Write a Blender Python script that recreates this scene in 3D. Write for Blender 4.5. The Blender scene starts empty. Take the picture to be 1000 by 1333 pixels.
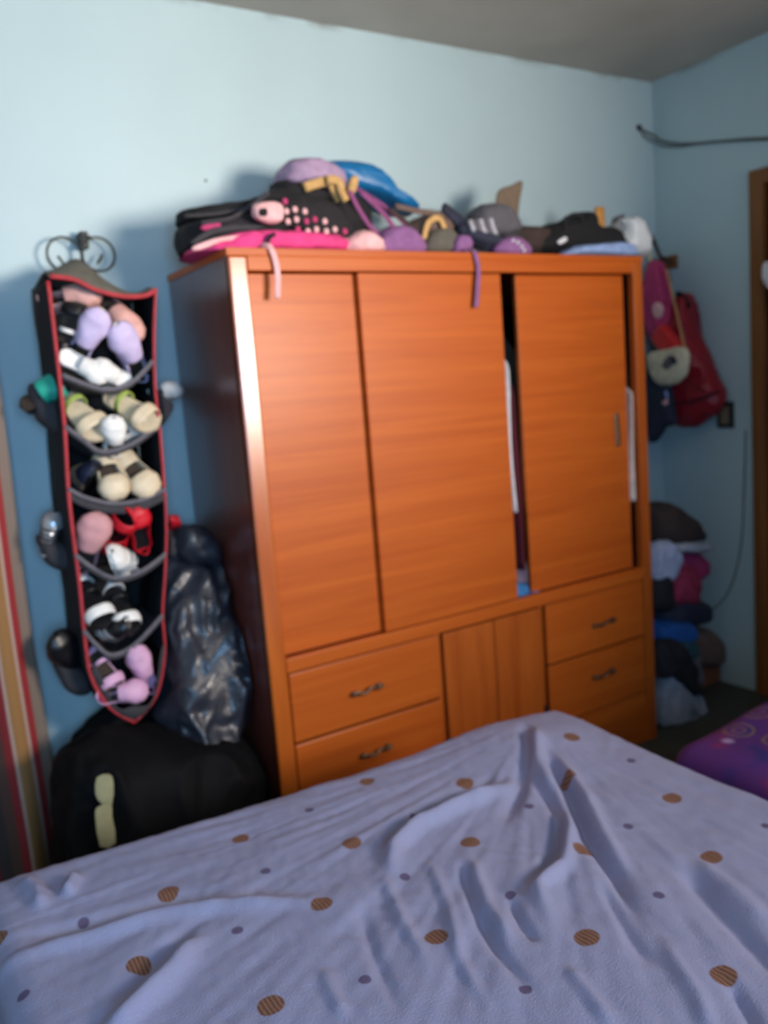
import bpy, bmesh, math, random
from mathutils import Vector, Matrix, noise
random.seed(7)
SC = bpy.context.scene
COL = SC.collection
# ---------------------------------------------------------------- camera
CAM = Vector((-0.9363, -2.7486, 1.4858))
CR = Vector((0.84269328, -0.53277604, -0.07757402))
CU = Vector((0.14217095, 0.08123393, 0.98650315))
CF = Vector((0.5192836, 0.84234835, -0.14420056))
FPX = 1098.84
cd = bpy.data.cameras.new('camera'); cam = bpy.data.objects.new('camera', cd); COL.objects.link(cam)
cam.matrix_world = Matrix(((CR.x, CU.x, -CF.x, CAM.x), (CR.y, CU.y, -CF.y, CAM.y), (CR.z, CU.z, -CF.z, CAM.z), (0, 0, 0, 1)))
cd.sensor_fit = 'VERTICAL'; cd.sensor_height = 36; cd.lens = FPX / 1333 * 36
cd.clip_start = 0.02
cd.dof.use_dof = True; cd.dof.focus_distance = 1.0; cd.dof.aperture_fstop = 3.3
SC.camera = cam
# ---------------------------------------------------------------- world, light, exposure
w = bpy.data.worlds.new('world'); SC.world = w; w.use_nodes = True
w.node_tree.nodes['Background'].inputs[0].default_value = (0.30, 0.55, 1.0, 1)
w.node_tree.nodes['Background'].inputs[1].default_value = 1.0
def area(name, loc, aim, sx, sy, power, col, spread=180):
    l = bpy.data.lights.new(name, 'AREA'); l.shape = 'RECTANGLE'; l.size = sx; l.size_y = sy
    l.energy = power; l.color = col; l.spread = math.radians(spread)
    o = bpy.data.objects.new(name, l); COL.objects.link(o); o.location = loc
    o.rotation_euler = (Vector(aim) - Vector(loc)).to_track_quat('-Z', 'Y').to_euler()
    return o
WX0, WX1, WZ0, WZ1, WY = 0.75, 1.75, 1.40, 2.20, -3.7
LX0, LX1, LZ0, LZ1 = -1.55, -0.65, 1.10, 2.10      # second window, in the same wall behind the camera
WC = ((WX0+WX1)/2, WY-0.06, (WZ0+WZ1)/2)
area('window_daylight', WC, (-1.3, 0, 2.9), WX1-WX0, WZ1-WZ0, 80, (1.0, 0.86, 0.72), 108)   # bright light from outside, slanting up and across
area('window_skylight', (WC[0], WY-0.02, WC[2]), (0, -1.2, 0.6), WX1-WX0, WZ1-WZ0, 12, (0.28, 0.55, 1.0))
area('left_window_skylight', ((LX0+LX1)/2, WY-.06, (LZ0+LZ1)/2), (-0.8, 0, 1.5), LX1-LX0, LZ1-LZ0, 25, (0.30, 0.60, 1.0), 110)   # blue light of the sky
SC.view_settings.view_transform = 'Standard'; SC.view_settings.look = 'None'
SC.view_settings.gamma = 1; SC.view_settings.use_curve_mapping = False
SC.view_settings.exposure = -0.17
SC.cycles.max_bounces = 6
# ---------------------------------------------------------------- helpers
def U(x, y, **k):
    """point where the sight line of photo pixel (x, y) meets a plane X=, Y= or Z="""
    d = CR*((x-500)/FPX) + CU*((666.5-y)/FPX) + CF
    a, v = list(k.items())[0]; i = 'XYZ'.index(a)
    return CAM + d*((v-CAM[i])/d[i])
def lin(c):
    return tuple(((v/255)/12.92 if v/255 <= .04045 else ((v/255+.055)/1.055)**2.4) for v in c)
MATS = {}
def mat(name, rgb, rough=.7, var=.12, vs=30, bump=.0, bs=60, metal=0, coat=0, sheen=0, trans=0, spec=.5):
    if name in MATS: return MATS[name]
    m = bpy.data.materials.new(name); m.use_nodes = True; nt = m.node_tree; N = nt.nodes; L = nt.links
    b = N['Principled BSDF']; c = lin(rgb)
    b.inputs['Roughness'].default_value = rough; b.inputs['Metallic'].default_value = metal
    b.inputs['Coat Weight'].default_value = coat; b.inputs['Sheen Weight'].default_value = sheen
    b.inputs['Specular IOR Level'].default_value = spec
    tc = N.new('ShaderNodeTexCoord'); nz = N.new('ShaderNodeTexNoise'); nz.inputs['Scale'].default_value = vs; nz.inputs['Detail'].default_value = 4
    L.new(tc.outputs['Object'], nz.inputs['Vector'])
    r = N.new('ShaderNodeValToRGB'); r.color_ramp.elements[0].position = .3; r.color_ramp.elements[1].position = .7
    r.color_ramp.elements[0].color = tuple(max(0, v*(1-var)) for v in c)+(1,); r.color_ramp.elements[1].color = tuple(min(1, v*(1+var)) for v in c)+(1,)
    L.new(nz.outputs['Fac'], r.inputs['Fac']); L.new(r.outputs['Color'], b.inputs['Base Color'])
    if bump:
        n2 = N.new('ShaderNodeTexNoise'); n2.inputs['Scale'].default_value = bs; n2.inputs['Detail'].default_value = 5
        L.new(tc.outputs['Object'], n2.inputs['Vector'])
        bp = N.new('ShaderNodeBump'); bp.inputs['Strength'].default_value = bump; bp.inputs['Distance'].default_value = .01
        L.new(n2.outputs['Fac'], bp.inputs['Height']); L.new(bp.outputs['Normal'], b.inputs['Normal'])
    MATS[name] = m; return m
def obj(name, bm, m, parent=None, smooth=False, loc=None):
    me = bpy.data.meshes.new(name); bmesh.ops.recalc_face_normals(bm, faces=bm.faces); bm.to_mesh(me); bm.free()
    me.materials.append(m); o = bpy.data.objects.new(name, me); COL.objects.link(o)
    if smooth:
        for p in me.polygons: p.use_smooth = True
    if loc is not None: o.location = loc
    if parent: o.parent = parent
    return o
def thing(name, label, cat, loc=(0, 0, 0), group=None):
    o = bpy.data.objects.new(name, None); COL.objects.link(o); o.location = loc; o['label'] = label; o['category'] = cat
    o.empty_display_size = .05
    if group: o['group'] = group
    return o
def tag(o, label, cat, group=None):
    o['label'] = label; o['category'] = cat
    if group: o['group'] = group
    return o
def struct(o): o['kind'] = 'structure'; return o
def setloc(t, p):
    """put an Empty at p while its (world-space) children keep their place"""
    p = Vector(p); t.location = p
    for ch in t.children:
        ch.location = Vector(ch.location) - p
def box(bm, x0, x1, y0, y1, z0, z1, bev=0):
    r = bmesh.ops.create_cube(bm, size=1)
    bmesh.ops.scale(bm, vec=(x1-x0, y1-y0, z1-z0), verts=r['verts'])
    bmesh.ops.translate(bm, vec=((x0+x1)/2, (y0+y1)/2, (z0+z1)/2), verts=r['verts'])
    if bev:
        es = list({e for v in r['verts'] for e in v.link_edges})
        bmesh.ops.bevel(bm, geom=es, offset=bev, segments=2, affect='EDGES', profile=.5)
    return bm
def bx(*a, bev=0): return box(bmesh.new(), *a, bev=bev)
def spline(P, n, closed=False):
    P = [Vector(p) for p in P]; k = len(P); out = []
    segs = k if closed else k-1
    for i in range(segs):
        g = (lambda j: P[j % k]) if closed else (lambda j: P[max(0, min(k-1, j))])
        a, b, c, d = g(i-1), g(i), g(i+1), g(i+2)
        for s in range(n):
            t = s/n
            out.append(.5*((2*b)+(c-a)*t+(2*a-5*b+4*c-d)*t*t+(3*b-a-3*c+d)*t**3))
    if not closed: out.append(P[-1].copy())
    return out
def sweep(bm, P, w, t, nrm=(0, -1, 0), seg=8, sm=4, rect=True, wf=None):
    """strap or tube of width w and thickness t along a path"""
    P = spline(P, sm) if sm > 1 else [Vector(p) for p in P]; nrm = Vector(nrm); rings = []
    for i, p in enumerate(P):
        T = (P[min(i+1, len(P)-1)]-P[max(i-1, 0)]).normalized()
        s = T.cross(nrm)
        s = s.normalized() if s.length > .05 else Vector((1, 0, 0)).cross(T).normalized()
        n = s.cross(T).normalized(); ww = w*(wf(i/(len(P)-1)) if wf else 1)
        ring = []
        for k in range(seg):
            a = 2*math.pi*k/seg; ca, sa = math.cos(a), math.sin(a)
            if rect: ca = math.copysign(abs(ca)**.5, ca); sa = math.copysign(abs(sa)**.5, sa)
            ring.append(bm.verts.new(p+s*(ca*ww/2)+n*(sa*t/2)))
        rings.append(ring)
    for a, b in zip(rings, rings[1:]):
        for k in range(seg): bm.faces.new((a[k], a[(k+1) % seg], b[(k+1) % seg], b[k]))
    bm.faces.new(rings[0]); bm.faces.new(rings[-1][::-1])
    return bm
def tube(P, r, nrm=(0, -1, 0), sm=4, seg=8): return sweep(bmesh.new(), P, r*2, r*2, nrm, seg, sm, rect=False)
def strap(P, w, t=.004, nrm=(0, -1, 0), sm=4, wf=None): return sweep(bmesh.new(), P, w, t, nrm, 8, sm, wf=wf)
def puff(out, thick, plane=('Y', -.3), nz=.006, ns=14, rings=9, per=5, zmin=None, seed=0, power=.6, back=None, lean=0, sag=0, pleat=0, crease=0, cs=8, cd=(1, 1, .5), xmax=None):
    """cushion-like solid: a closed outline (photo pixels on a plane) inflated to its real thickness"""
    ax, v = plane
    P = spline([U(x, y, **{ax: v}) for x, y in out], per, True)
    c = sum(P, Vector())/len(P); n = Vector((0, -1, 0)) if ax == 'Y' else Vector((-1, 0, 0))
    bm = bmesh.new(); R = []
    tb = thick if back is None else back
    if crease: crease *= min(1, (sum((p-c).length for p in P)/len(P))/.16)
    zs = [p.z for p in P]; z0, z1 = min(zs), max(zs)
    for k in range(-rings+1, rings):
        th = math.pi/2*k/rings; s = math.cos(th)**power; d = math.sin(th)
        d = d*(thick if d > 0 else tb)
        ring = []
        for i, p in enumerate(P):
            q = c+(p-c)*s
            h = (q.z-z0)/(z1-z0+1e-6)
            q = q+n*(d*(1+sag*(.5-h)*2)+lean*(h-.5))
            nn = noise.noise_vector(q*ns+Vector((seed, seed*2.1, 0)))*nz + noise.noise_vector(q*ns*2.7+Vector((0, seed, 3)))*nz*.4
            q = q+nn*(1-.35*abs(math.sin(th)))
            if pleat: q = q+n*(pleat*math.sin(q.x*90+q.y*60+4*noise.noise(q*6)) * (1 if k > 0 else -1)*(.3+.7*h)*math.cos(th)**.3*abs(math.sin(th)))
            if crease:   # sharp ridges and valleys of crumpled stuff
                a_ = Vector((q.x*cd[0], q.y*cd[1], q.z*cd[2]))*cs+Vector((seed*1.7, seed, 0)); a_ += noise.noise_vector(a_*.8)*.7
                g = (.5-abs(noise.noise(a_)))*1.3+(.4-abs(noise.noise(a_*2.3)))*.5
                rad = (q-c); rad = (rad.normalized() if rad.length > 1e-5 else n)*.35+n*(1 if d > 0 else -1)*abs(math.sin(th))
                q = q+rad.normalized()*g*crease
            if xmax is not None and q.x > xmax: q.x = xmax
            if zmin is not None and q.z < zmin: q.z = zmin+.0005
            ring.append(bm.verts.new(q))
        R.append(ring)
    m = len(P)
    for a, b in zip(R, R[1:]):
        for i in range(m): bm.faces.new((a[i], a[(i+1) % m], b[(i+1) % m], b[i]))
    bm.faces.new(R[0]); bm.faces.new(R[-1])
    return bm
def soft(name, label, cat, out, thick, m, **k):
    """a one-mesh soft thing"""
    g = k.pop('group', None)
    return tag(obj(name, puff(out, thick, **k), m, smooth=True), label, cat, g)
def root_at(t):
    """move the Empty to the base of its parts"""
    bpy.context.view_layer.update()
    ps = [ch.matrix_basis @ Vector(c) for ch in t.children for c in ch.bound_box]
    setloc(t, (sum(p.x for p in ps)/len(ps), sum(p.y for p in ps)/len(ps), min(p.z for p in ps)))
# ---------------------------------------------------------------- materials
def wall_mat(name, rgb, rough, stain=True):
    m = mat(name, rgb, rough, .05, 1.6, .12, 9)
    nt = m.node_tree; N = nt.nodes; L = nt.links; b = N['Principled BSDF']
    src = b.inputs['Base Color'].links[0].from_socket
    if stain:   # old damp marks where the wall meets the ceiling
        g = N.new('ShaderNodeNewGeometry'); sx = N.new('ShaderNodeSeparateXYZ'); L.new(g.outputs['Position'], sx.inputs[0])
        mr = N.new('ShaderNodeMapRange'); mr.inputs['From Min'].default_value = 2.74; mr.inputs['From Max'].default_value = 2.775
        L.new(sx.outputs['Z'], mr.inputs['Value'])
        nz = N.new('ShaderNodeTexNoise'); nz.inputs['Scale'].default_value = 4; nz.inputs['Detail'].default_value = 6; L.new(g.outputs['Position'], nz.inputs['Vector'])
        r = N.new('ShaderNodeValToRGB'); r.color_ramp.elements[0].position = .48; r.color_ramp.elements[1].position = .66; L.new(nz.outputs['Fac'], r.inputs['Fac'])
        mu = N.new('ShaderNodeMath'); mu.operation = 'MULTIPLY'; L.new(mr.outputs[0], mu.inputs[0]); L.new(r.outputs['Color'], mu.inputs[1])
        mx = N.new('ShaderNodeMix'); mx.data_type = 'RGBA'; L.new(mu.outputs[0], mx.inputs['Factor']); L.new(src, mx.inputs['A']); mx.inputs['B'].default_value = (*lin((105, 100, 88)), 1)
        L.new(mx.outputs['Result'], b.inputs['Base Color'])
    return m
M_WALL = wall_mat('blue_wall_paint', (186, 209, 213), .5)
M_CEIL = mat('old_grey_ceiling_paint', (176, 171, 162), .9, .1, 2.5, .15, 14)
M_FLOOR = mat('dark_cement_floor', (62, 66, 58), .6, .2, 6, .1, 30)
def wood(name, base, dark, rough=.35, coat=.35, vertical=False):
    m = bpy.data.materials.new(name); m.use_nodes = True; N = m.node_tree.nodes; L = m.node_tree.links; b = N['Principled BSDF']; b.inputs['Roughness'].default_value = rough; b.inputs['Coat Weight'].default_value = coat; b.inputs['Coat Roughness'].default_value = .28; b.inputs['Specular IOR Level'].default_value = .3 if coat < .2 else .5
    tc = N.new('ShaderNodeTexCoord'); mp = N.new('ShaderNodeMapping'); mp.inputs['Scale'].default_value = (9, 9, .7) if vertical else (.5, .5, 16)
    L.new(tc.outputs['Object'], mp.inputs['Vector'])
    nz = N.new('ShaderNodeTexNoise'); nz.inputs['Scale'].default_value = 2.2; nz.inputs['Detail'].default_value = 7; nz.inputs['Distortion'].default_value = .6
    L.new(mp.outputs[0], nz.inputs['Vector'])
    mp2 = N.new('ShaderNodeMapping'); mp2.inputs['Scale'].default_value = (90, 90, 3) if vertical else (3, 3, 90); L.new(tc.outputs['Object'], mp2.inputs['Vector'])
    n2 = N.new('ShaderNodeTexNoise'); n2.inputs['Scale'].default_value = 1.5; L.new(mp2.outputs[0], n2.inputs['Vector'])
    ad = N.new('ShaderNodeMath'); ad.operation = 'MULTIPLY_ADD'; ad.inputs[1].default_value = .3; L.new(n2.outputs['Fac'], ad.inputs[0]); L.new(nz.outputs['Fac'], ad.inputs[2])
    r = N.new('ShaderNodeValToRGB'); r.color_ramp.elements[0].position = .45; r.color_ramp.elements[1].position = .85
    r.color_ramp.elements[0].color = (*lin(dark), 1); r.color_ramp.elements[1].color = (*lin(base), 1)
    L.new(ad.outputs[0], r.inputs['Fac']); L.new(r.outputs['Color'], b.inputs['Base Color'])
    b.inputs['Roughness'].default_value = rough; b.inputs['Coat Weight'].default_value = coat; b.inputs['Coat Roughness'].default_value = .28
    MATS[name] = m; return m
M_WD = wood('varnished_orange_wood', (198, 98, 28), (180, 82, 20), rough=.46, coat=.14)
M_STILE = wood('glossy_orange_stile', (200, 104, 34), (174, 82, 22), rough=.25, coat=1, vertical=True)
M_WDV = wood('varnished_orange_wood_upright', (192, 98, 32), (164, 76, 20), rough=.46, coat=.14, vertical=True)
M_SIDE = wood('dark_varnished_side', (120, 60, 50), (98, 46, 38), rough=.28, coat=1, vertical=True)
M_DOORW = wood('brown_door_wood', (116, 74, 44), (90, 54, 30), rough=.5, coat=.1, vertical=True)
M_DOORF = wood('tan_door_frame_wood', (152, 98, 50), (122, 76, 38), rough=.5, coat=.1, vertical=True)
M_DARKIN = mat('dark_unfinished_inside', (60, 34, 22), .85)
M_BRONZE = mat('aged_bronze', (122, 98, 78), .45, .2, 80, metal=.8)
M_IRON = mat('dark_grey_wire', (52, 56, 56), .45, .1, 80, metal=.6)
def fab(name, rgb, rough=.85, bump=.25, bs=120, **k): return mat(name, rgb, rough, .14, 40, bump, bs, **k)
F_BLACK = fab('black_fabric', (17, 17, 20)); F_BLACK2 = fab('soft_black_fabric', (29, 26, 30)); F_CHAR = fab('charcoal_fabric', (58, 56, 60))
F_GREY = fab('grey_felt', (104, 100, 106)); F_GREYB = fab('grey_brown_felt', (100, 96, 86)); F_RED = fab('red_piping', (176, 44, 52), .6)
F_PINK = fab('hot_pink_fabric', (226, 66, 132)); F_LPINK = fab('light_pink_fabric', (236, 182, 182)); F_ROSE = fab('rose_fabric', (190, 60, 110))
F_LILAC = fab('lilac_fabric', (172, 146, 176)); F_PURP = fab('purple_fabric', (142, 96, 146)); F_MAUVE = fab('mauve_strap', (140, 72, 120))
F_BLUE = mat('glossy_blue_vinyl', (22, 112, 168), .35, .08, 10); F_TAN = fab('tan_fabric', (206, 164, 104)); F_BROWN = fab('brown_fabric', (112, 90, 80))
F_DBROWN = fab('dark_brown_fabric', (62, 48, 44)); F_NAVY = fab('navy_fabric', (44, 48, 66)); F_WHITE = fab('white_fabric', (228, 228, 232))
F_LBLUE = fab('light_blue_fabric', (150, 176, 222)); F_CREAM = fab('cream_fabric', (216, 206, 176)); F_DRED = mat('dark_red_leather', (158, 26, 40), .45, .12, 14, .25, 40)
F_BRED = mat('bright_red_leather', (214, 34, 38), .4, .1, 14, .2, 40); F_MAROON = fab('maroon_fabric', (92, 20, 36))
S_PINK = mat('pink_shoe_upper', (226, 172, 160), .55); S_ROSE = mat('dusty_rose_shoe', (206, 150, 152), .6); S_LILAC = mat('lilac_shoe_upper', (206, 190, 226), .6)
S_WHITE = mat('white_shoe_rubber', (236, 234, 228), .5); S_BEIGE = mat('beige_shoe_leather', (222, 204, 172), .5); S_INS = mat('dark_insole', (60, 48, 38), .8)
S_RED = mat('red_shoe_strap', (206, 22, 40), .5); S_BLK = mat('black_shoe_leather', (22, 22, 26), .35); S_SILV = mat('silver_shoe_trim', (170, 174, 180), .3, metal=.6)
S_TEAL = mat('teal_slipper_foam', (36, 168, 146), .6); S_MAG = mat('magenta_shoe', (196, 84, 190), .5); S_GREEN = mat('lime_green_strap', (176, 196, 96), .6)
S_PLIL = mat('pale_pink_lilac_shoe', (222, 172, 204), .55); S_TANI = mat('tan_insole', (170, 140, 104), .7); S_PALEI = mat('pale_insole', (196, 180, 156), .7); S_NAVY = mat('navy_shoe', (34, 40, 66), .6)
M_BAG = mat('shiny_black_plastic', (44, 48, 58), .38, .15, 20, .9, 16, coat=.2); M_BAG2 = mat('matt_black_sack', (8, 8, 11), .75, .2, 12, .5, 9, spec=.18)
# ---------------------------------------------------------------- room shell
XL, XR, YB, ZC = -1.75, 2.365, 0.0, 2.7665
T = .12
struct(obj('wall_back', bx(XL-T, XR+T, 0, T, 0, ZC), M_WALL)); 
struct(obj('wall_left', bx(XL-T, XL, WY, 0, 0, ZC), M_WALL))
struct(obj('floor', bx(XL-T, XR+T, WY-T, T, -.1, 0), M_FLOOR)); struct(obj('ceiling', bx(XL-T, XR+T, WY-T, T, ZC, ZC+.1), M_CEIL))
DY1, DY0, DZ = -.565, -1.40, 2.19    # door opening in the right wall
bm = box(bmesh.new(), XR, XR+T, DY1, 0, 0, ZC); box(bm, XR, XR+T, DY0, DY1, DZ, ZC); box(bm, XR, XR+T, WY, DY0, 0, ZC)
struct(obj('wall_right', bm, M_WALL))
bm = box(bmesh.new(), XL-T, LX0, WY-T, WY, 0, ZC); box(bm, LX1, WX0, WY-T, WY, 0, ZC); box(bm, LX0, LX1, WY-T, WY, 0, LZ0); box(bm, LX0, LX1, WY-T, WY, LZ1, ZC); box(bm, WX1, XR+T, WY-T, WY, 0, ZC)
box(bm, WX0, WX1, WY-T, WY, 0, WZ0); box(bm, WX0, WX1, WY-T, WY, WZ1, ZC)
struct(obj('wall_front', bm, M_WALL))
wn = struct(bpy.data.objects.new('window_1', None)); COL.objects.link(wn)
bm = bmesh.new()
for a in (WX0, (WX0+WX1)/2-.02, WX1-.04): box(bm, a, a+.04, WY-.05, WY-.01, WZ0, WZ1)
box(bm, WX0, WX1, WY-.05, WY-.01, WZ0, WZ0+.04); box(bm, WX0, WX1, WY-.05, WY-.01, WZ1-.04, WZ1)
obj('window_frame', bm, M_DOORF, wn)
wn = struct(bpy.data.objects.new('window_2', None)); COL.objects.link(wn)
bm = bmesh.new()
for a in (LX0, (LX0+LX1)/2-.02, LX1-.04): box(bm, a, a+.04, WY-.05, WY-.01, LZ0, LZ1)
box(bm, LX0, LX1, WY-.05, WY-.01, LZ0, LZ0+.04); box(bm, LX0, LX1, WY-.05, WY-.01, LZ1-.04, LZ1)
obj('window_frame', bm, M_DOORF, wn)
# door in the right wall
dr = struct(bpy.data.objects.new('door_1', None)); COL.objects.link(dr)
fw = .062
bm = box(bmesh.new(), XR-.03, XR+T, DY1, DY1+fw, 0, DZ+fw, bev=.004); box(bm, XR-.03, XR+T, DY0-fw, DY0, 0, DZ+fw, bev=.004); box(bm, XR-.03, XR+T, DY0, DY1, DZ, DZ+fw, bev=.004)
obj('door_frame', bm, M_DOORF, dr)
obj('door_leaf', bx(XR+.01, XR+.05, DY0+.004, DY1-.004, .01, DZ-.004, bev=.003), M_DOORW, dr)
for z0, z1 in ((.15, .95), (1.1, 2.05)):
    obj('door_panel', bx(XR+.002, XR+.012, DY0+.13, DY1-.13, z0, z1, bev=.004), M_DOORW, dr)
kb = bmesh.new(); bmesh.ops.create_uvsphere(kb, u_segments=16, v_segments=10, radius=.03)
obj('door_knob', kb, M_BRONZE, dr, True, (XR-.035, DY0+.07, 1.0))
# ---------------------------------------------------------------- wardrobe
W, H, D0 = 1.6523, 1.9, -.524
wr = thing('wardrobe', 'tall varnished orange-brown wooden wardrobe with three sliding doors above drawers', 'wardrobe', (0, 0, 0))
YBk = -.02
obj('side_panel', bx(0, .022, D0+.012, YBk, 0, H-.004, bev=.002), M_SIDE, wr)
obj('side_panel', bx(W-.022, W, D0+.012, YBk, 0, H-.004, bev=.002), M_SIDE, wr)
obj('back_panel', bx(.022, W-.022, YBk-.006, YBk, .05, H-.02), M_DARKIN, wr)
obj('top_panel', bx(-.004, W+.004, D0, YBk, H-.022, H, bev=.002), M_WD, wr)
obj('stile', bx(0, .056, D0, D0+.03, 0, H-.022, bev=.006), M_STILE, wr)
obj('stile', bx(W-.048, W, D0, D0+.03, 0, H-.022, bev=.003), M_WDV, wr)
obj('top_rail', bx(.056, W-.048, D0, D0+.03, H-.062, H-.022, bev=.002), M_WD, wr)
obj('middle_rail', bx(.056, W-.048, D0, D0+.03, .672, .716, bev=.003), M_WD, wr)
obj('middle_shelf', bx(.022, W-.022, D0+.03, YBk-.006, .69, .708), M_DARKIN, wr)
obj('plinth', bx(.056, W-.048, D0+.01, D0+.03, 0, .205, bev=.002), M_WD, wr)
obj('carcass_divider', bx(.608, .626, D0+.02, YBk-.006, .205, .672), M_WDV, wr)
obj('carcass_divider', bx(1.068, 1.084, D0+.02, YBk-.006, .205, .672), M_WDV, wr)
obj('hanging_rod', tube([(.022, -.27, 1.77), (.8, -.27, 1.77), (W-.022, -.27, 1.77)], .012, sm=1), M_BRONZE, wr, True)
zt, zb = H-.066, .72
def sdoor(x0, x1, y0, lab=None):
    return obj('sliding_door', bx(x0, x1, y0, y0+.018, zb, zt, bev=.002), M_WD, wr)
dA = sdoor(.058, .425, D0+.030); dB = sdoor(.412, .965, D0+.006); dC = sdoor(1.052, 1.578, D0+.030)
def pull(par, x, z, L, vertical, y, m=M_BRONZE):
    """small cast pull: two posts and a wavy bar"""
    bm = bmesh.new(); h = L/2
    pts = []
    for k in range(9):
        t = -h+L*k/8; wv = .006*math.sin(k*math.pi/2); dpt = y-.012-.006*math.sin(math.pi*k/8)
        pts.append((x+wv, dpt, z+t) if vertical else (x+t, dpt, z+wv+t*.05))
    sweep(bm, pts, .011, .009, (0, -1, 0), 8, 2, rect=False)
    for s in (-.8, .8):
        c = (x, z+s*h) if vertical else (x+s*h, z+s*h*.05)
        box(bm, c[0]-.008, c[0]+.008, y-.014, y, c[1]-.008, c[1]+.008, bev=.002)
    return obj('handle', bm, m, par, True)
# a recessed oval grip on the right sliding door
gx = bmesh.new(); sweep(gx, [(1.521, D0+.0275, 1.20), (1.519, D0+.0275, 1.261), (1.517, D0+.0275, 1.325)], .026, .008, (0, -1, 0), 10, 6, rect=False)
obj('handle', gx, M_BRONZE, dC, True)
def drawer(x0, x1, z0, z1, hx, hz):
    d = obj('drawer', bx(x0, x1, D0+.002, D0+.02, z0, z1, bev=.004), M_WD, wr)
    b = bmesh.new(); box(b, x0+.02, x1-.02, D0+.021, -.1, z0+.02, z1-.03); obj('drawer_box', b, M_DARKIN, d)
    pull(d, hx, hz, .115, False, D0+.002)
drawer(.060, .604, .452, .667, .318, .556); drawer(.060, .604, .212, .444, .332, .347)
drawer(1.088, 1.600, .444, .667, 1.372, .545); drawer(1.088, 1.600, .212, .436, 1.361, .345)
for x0, x1, hx in ((.630, .846, .822), (.850, 1.064, .874)):
    c = obj('cupboard_door', bx(x0, x1, D0+.004, D0+.02, .212, .664, bev=.003), M_WDV, wr)
    g = bmesh.new(); box(g, (x0 if hx < .85 else x1)-.006, (x0 if hx < .85 else x1)+.004, D0-.003, D0+.004, .25, .30, bev=.001); obj('hinge', g, M_IRON, c)
# garments in the wardrobe
def garment(name, label, cat, x, w_, z0, z1, y0, y1, m, seed):
    """cloth hung in soft pleats on a hanger, seen edge on"""
    bm = bmesh.new(); R = []; n = 40; q = 26
    for j in range(q+1):
        v = j/q; z = z1-(z1-z0)*v; ring = []
        dd = (.25+.75*min(1, v*5))
        for i in range(n):
            a = 2*math.pi*i/n; yy = (y0+y1)/2+(y1-y0)/2*math.cos(a)*dd
            xx = x+w_/2*math.sin(a)*(.35+.65*min(1, v*3)+.25*v)
            xx += .012*noise.noise(Vector((seed, yy*16, z*3)))*min(1, v*4); yy += .003*math.sin(z*9+seed)
            ring.append(bm.verts.new((xx, yy, z+.002*math.sin(yy*40))))
        R.append(ring)
    for a, b in zip(R, R[1:]):
        for i in range(n): bm.faces.new((a[i], a[(i+1) % n], b[(i+1) % n], b[i]))
    bm.faces.new(R[0]); bm.faces.new(R[-1])
    t = thing(name, label, cat)
    obj('cloth', bm, m, t, True)
    obj('hanger_hook', tube([(x, -.27, z1-.02), (x, -.27, 1.775), (x, -.255, 1.792), (x, -.27, 1.80), (x, -.285, 1.79)], .002), M_IRON, t, True)
    root_at(t); return t
garment('white_shirt', 'white shirt hanging in the open gap between the middle and right sliding doors', 'shirt', 1.006, .046, 1.02, 1.66, -.488, -.12, F_WHITE, 3)
garment('maroon_dress', 'dark maroon garment hanging beside the white shirt in the wardrobe gap', 'dress', 1.045, .036, .80, 1.60, -.468, -.12, F_MAROON, 9)
garment('grey_jacket', 'dim grey-green garment behind the right sliding door, beside the maroon one', 'jacket', 1.12, .06, 1.0, 1.66, -.45, -.12, fab('grey_green_fabric', (60, 66, 60)), 12)
garment('pale_blouse', 'off-white garment showing in the slot right of the right sliding door', 'blouse', 1.591, .022, .98, 1.50, -.512, -.12, fab('warm_white_fabric', (226, 214, 206)), 5)
soft('folded_white_clothes', 'small white and pink cloth heap at the bottom of the wardrobe gap', 'clothes', [(668, 735), (676, 728), (684, 745), (688, 762), (678, 768), (668, 760)], .07, F_LPINK, plane=('Y', -.40), zmin=.709, nz=.01)
soft('folded_blue_cloth', 'blue and cyan cloth on the wardrobe shelf at the foot of the gap', 'clothes', [(660, 760), (672, 756), (688, 758), (698, 770), (695, 785), (662, 790)], .045, fab('cyan_blue_fabric', (60, 130, 190)), plane=('Y', -.435), zmin=.709, nz=.008, back=.05)
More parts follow.
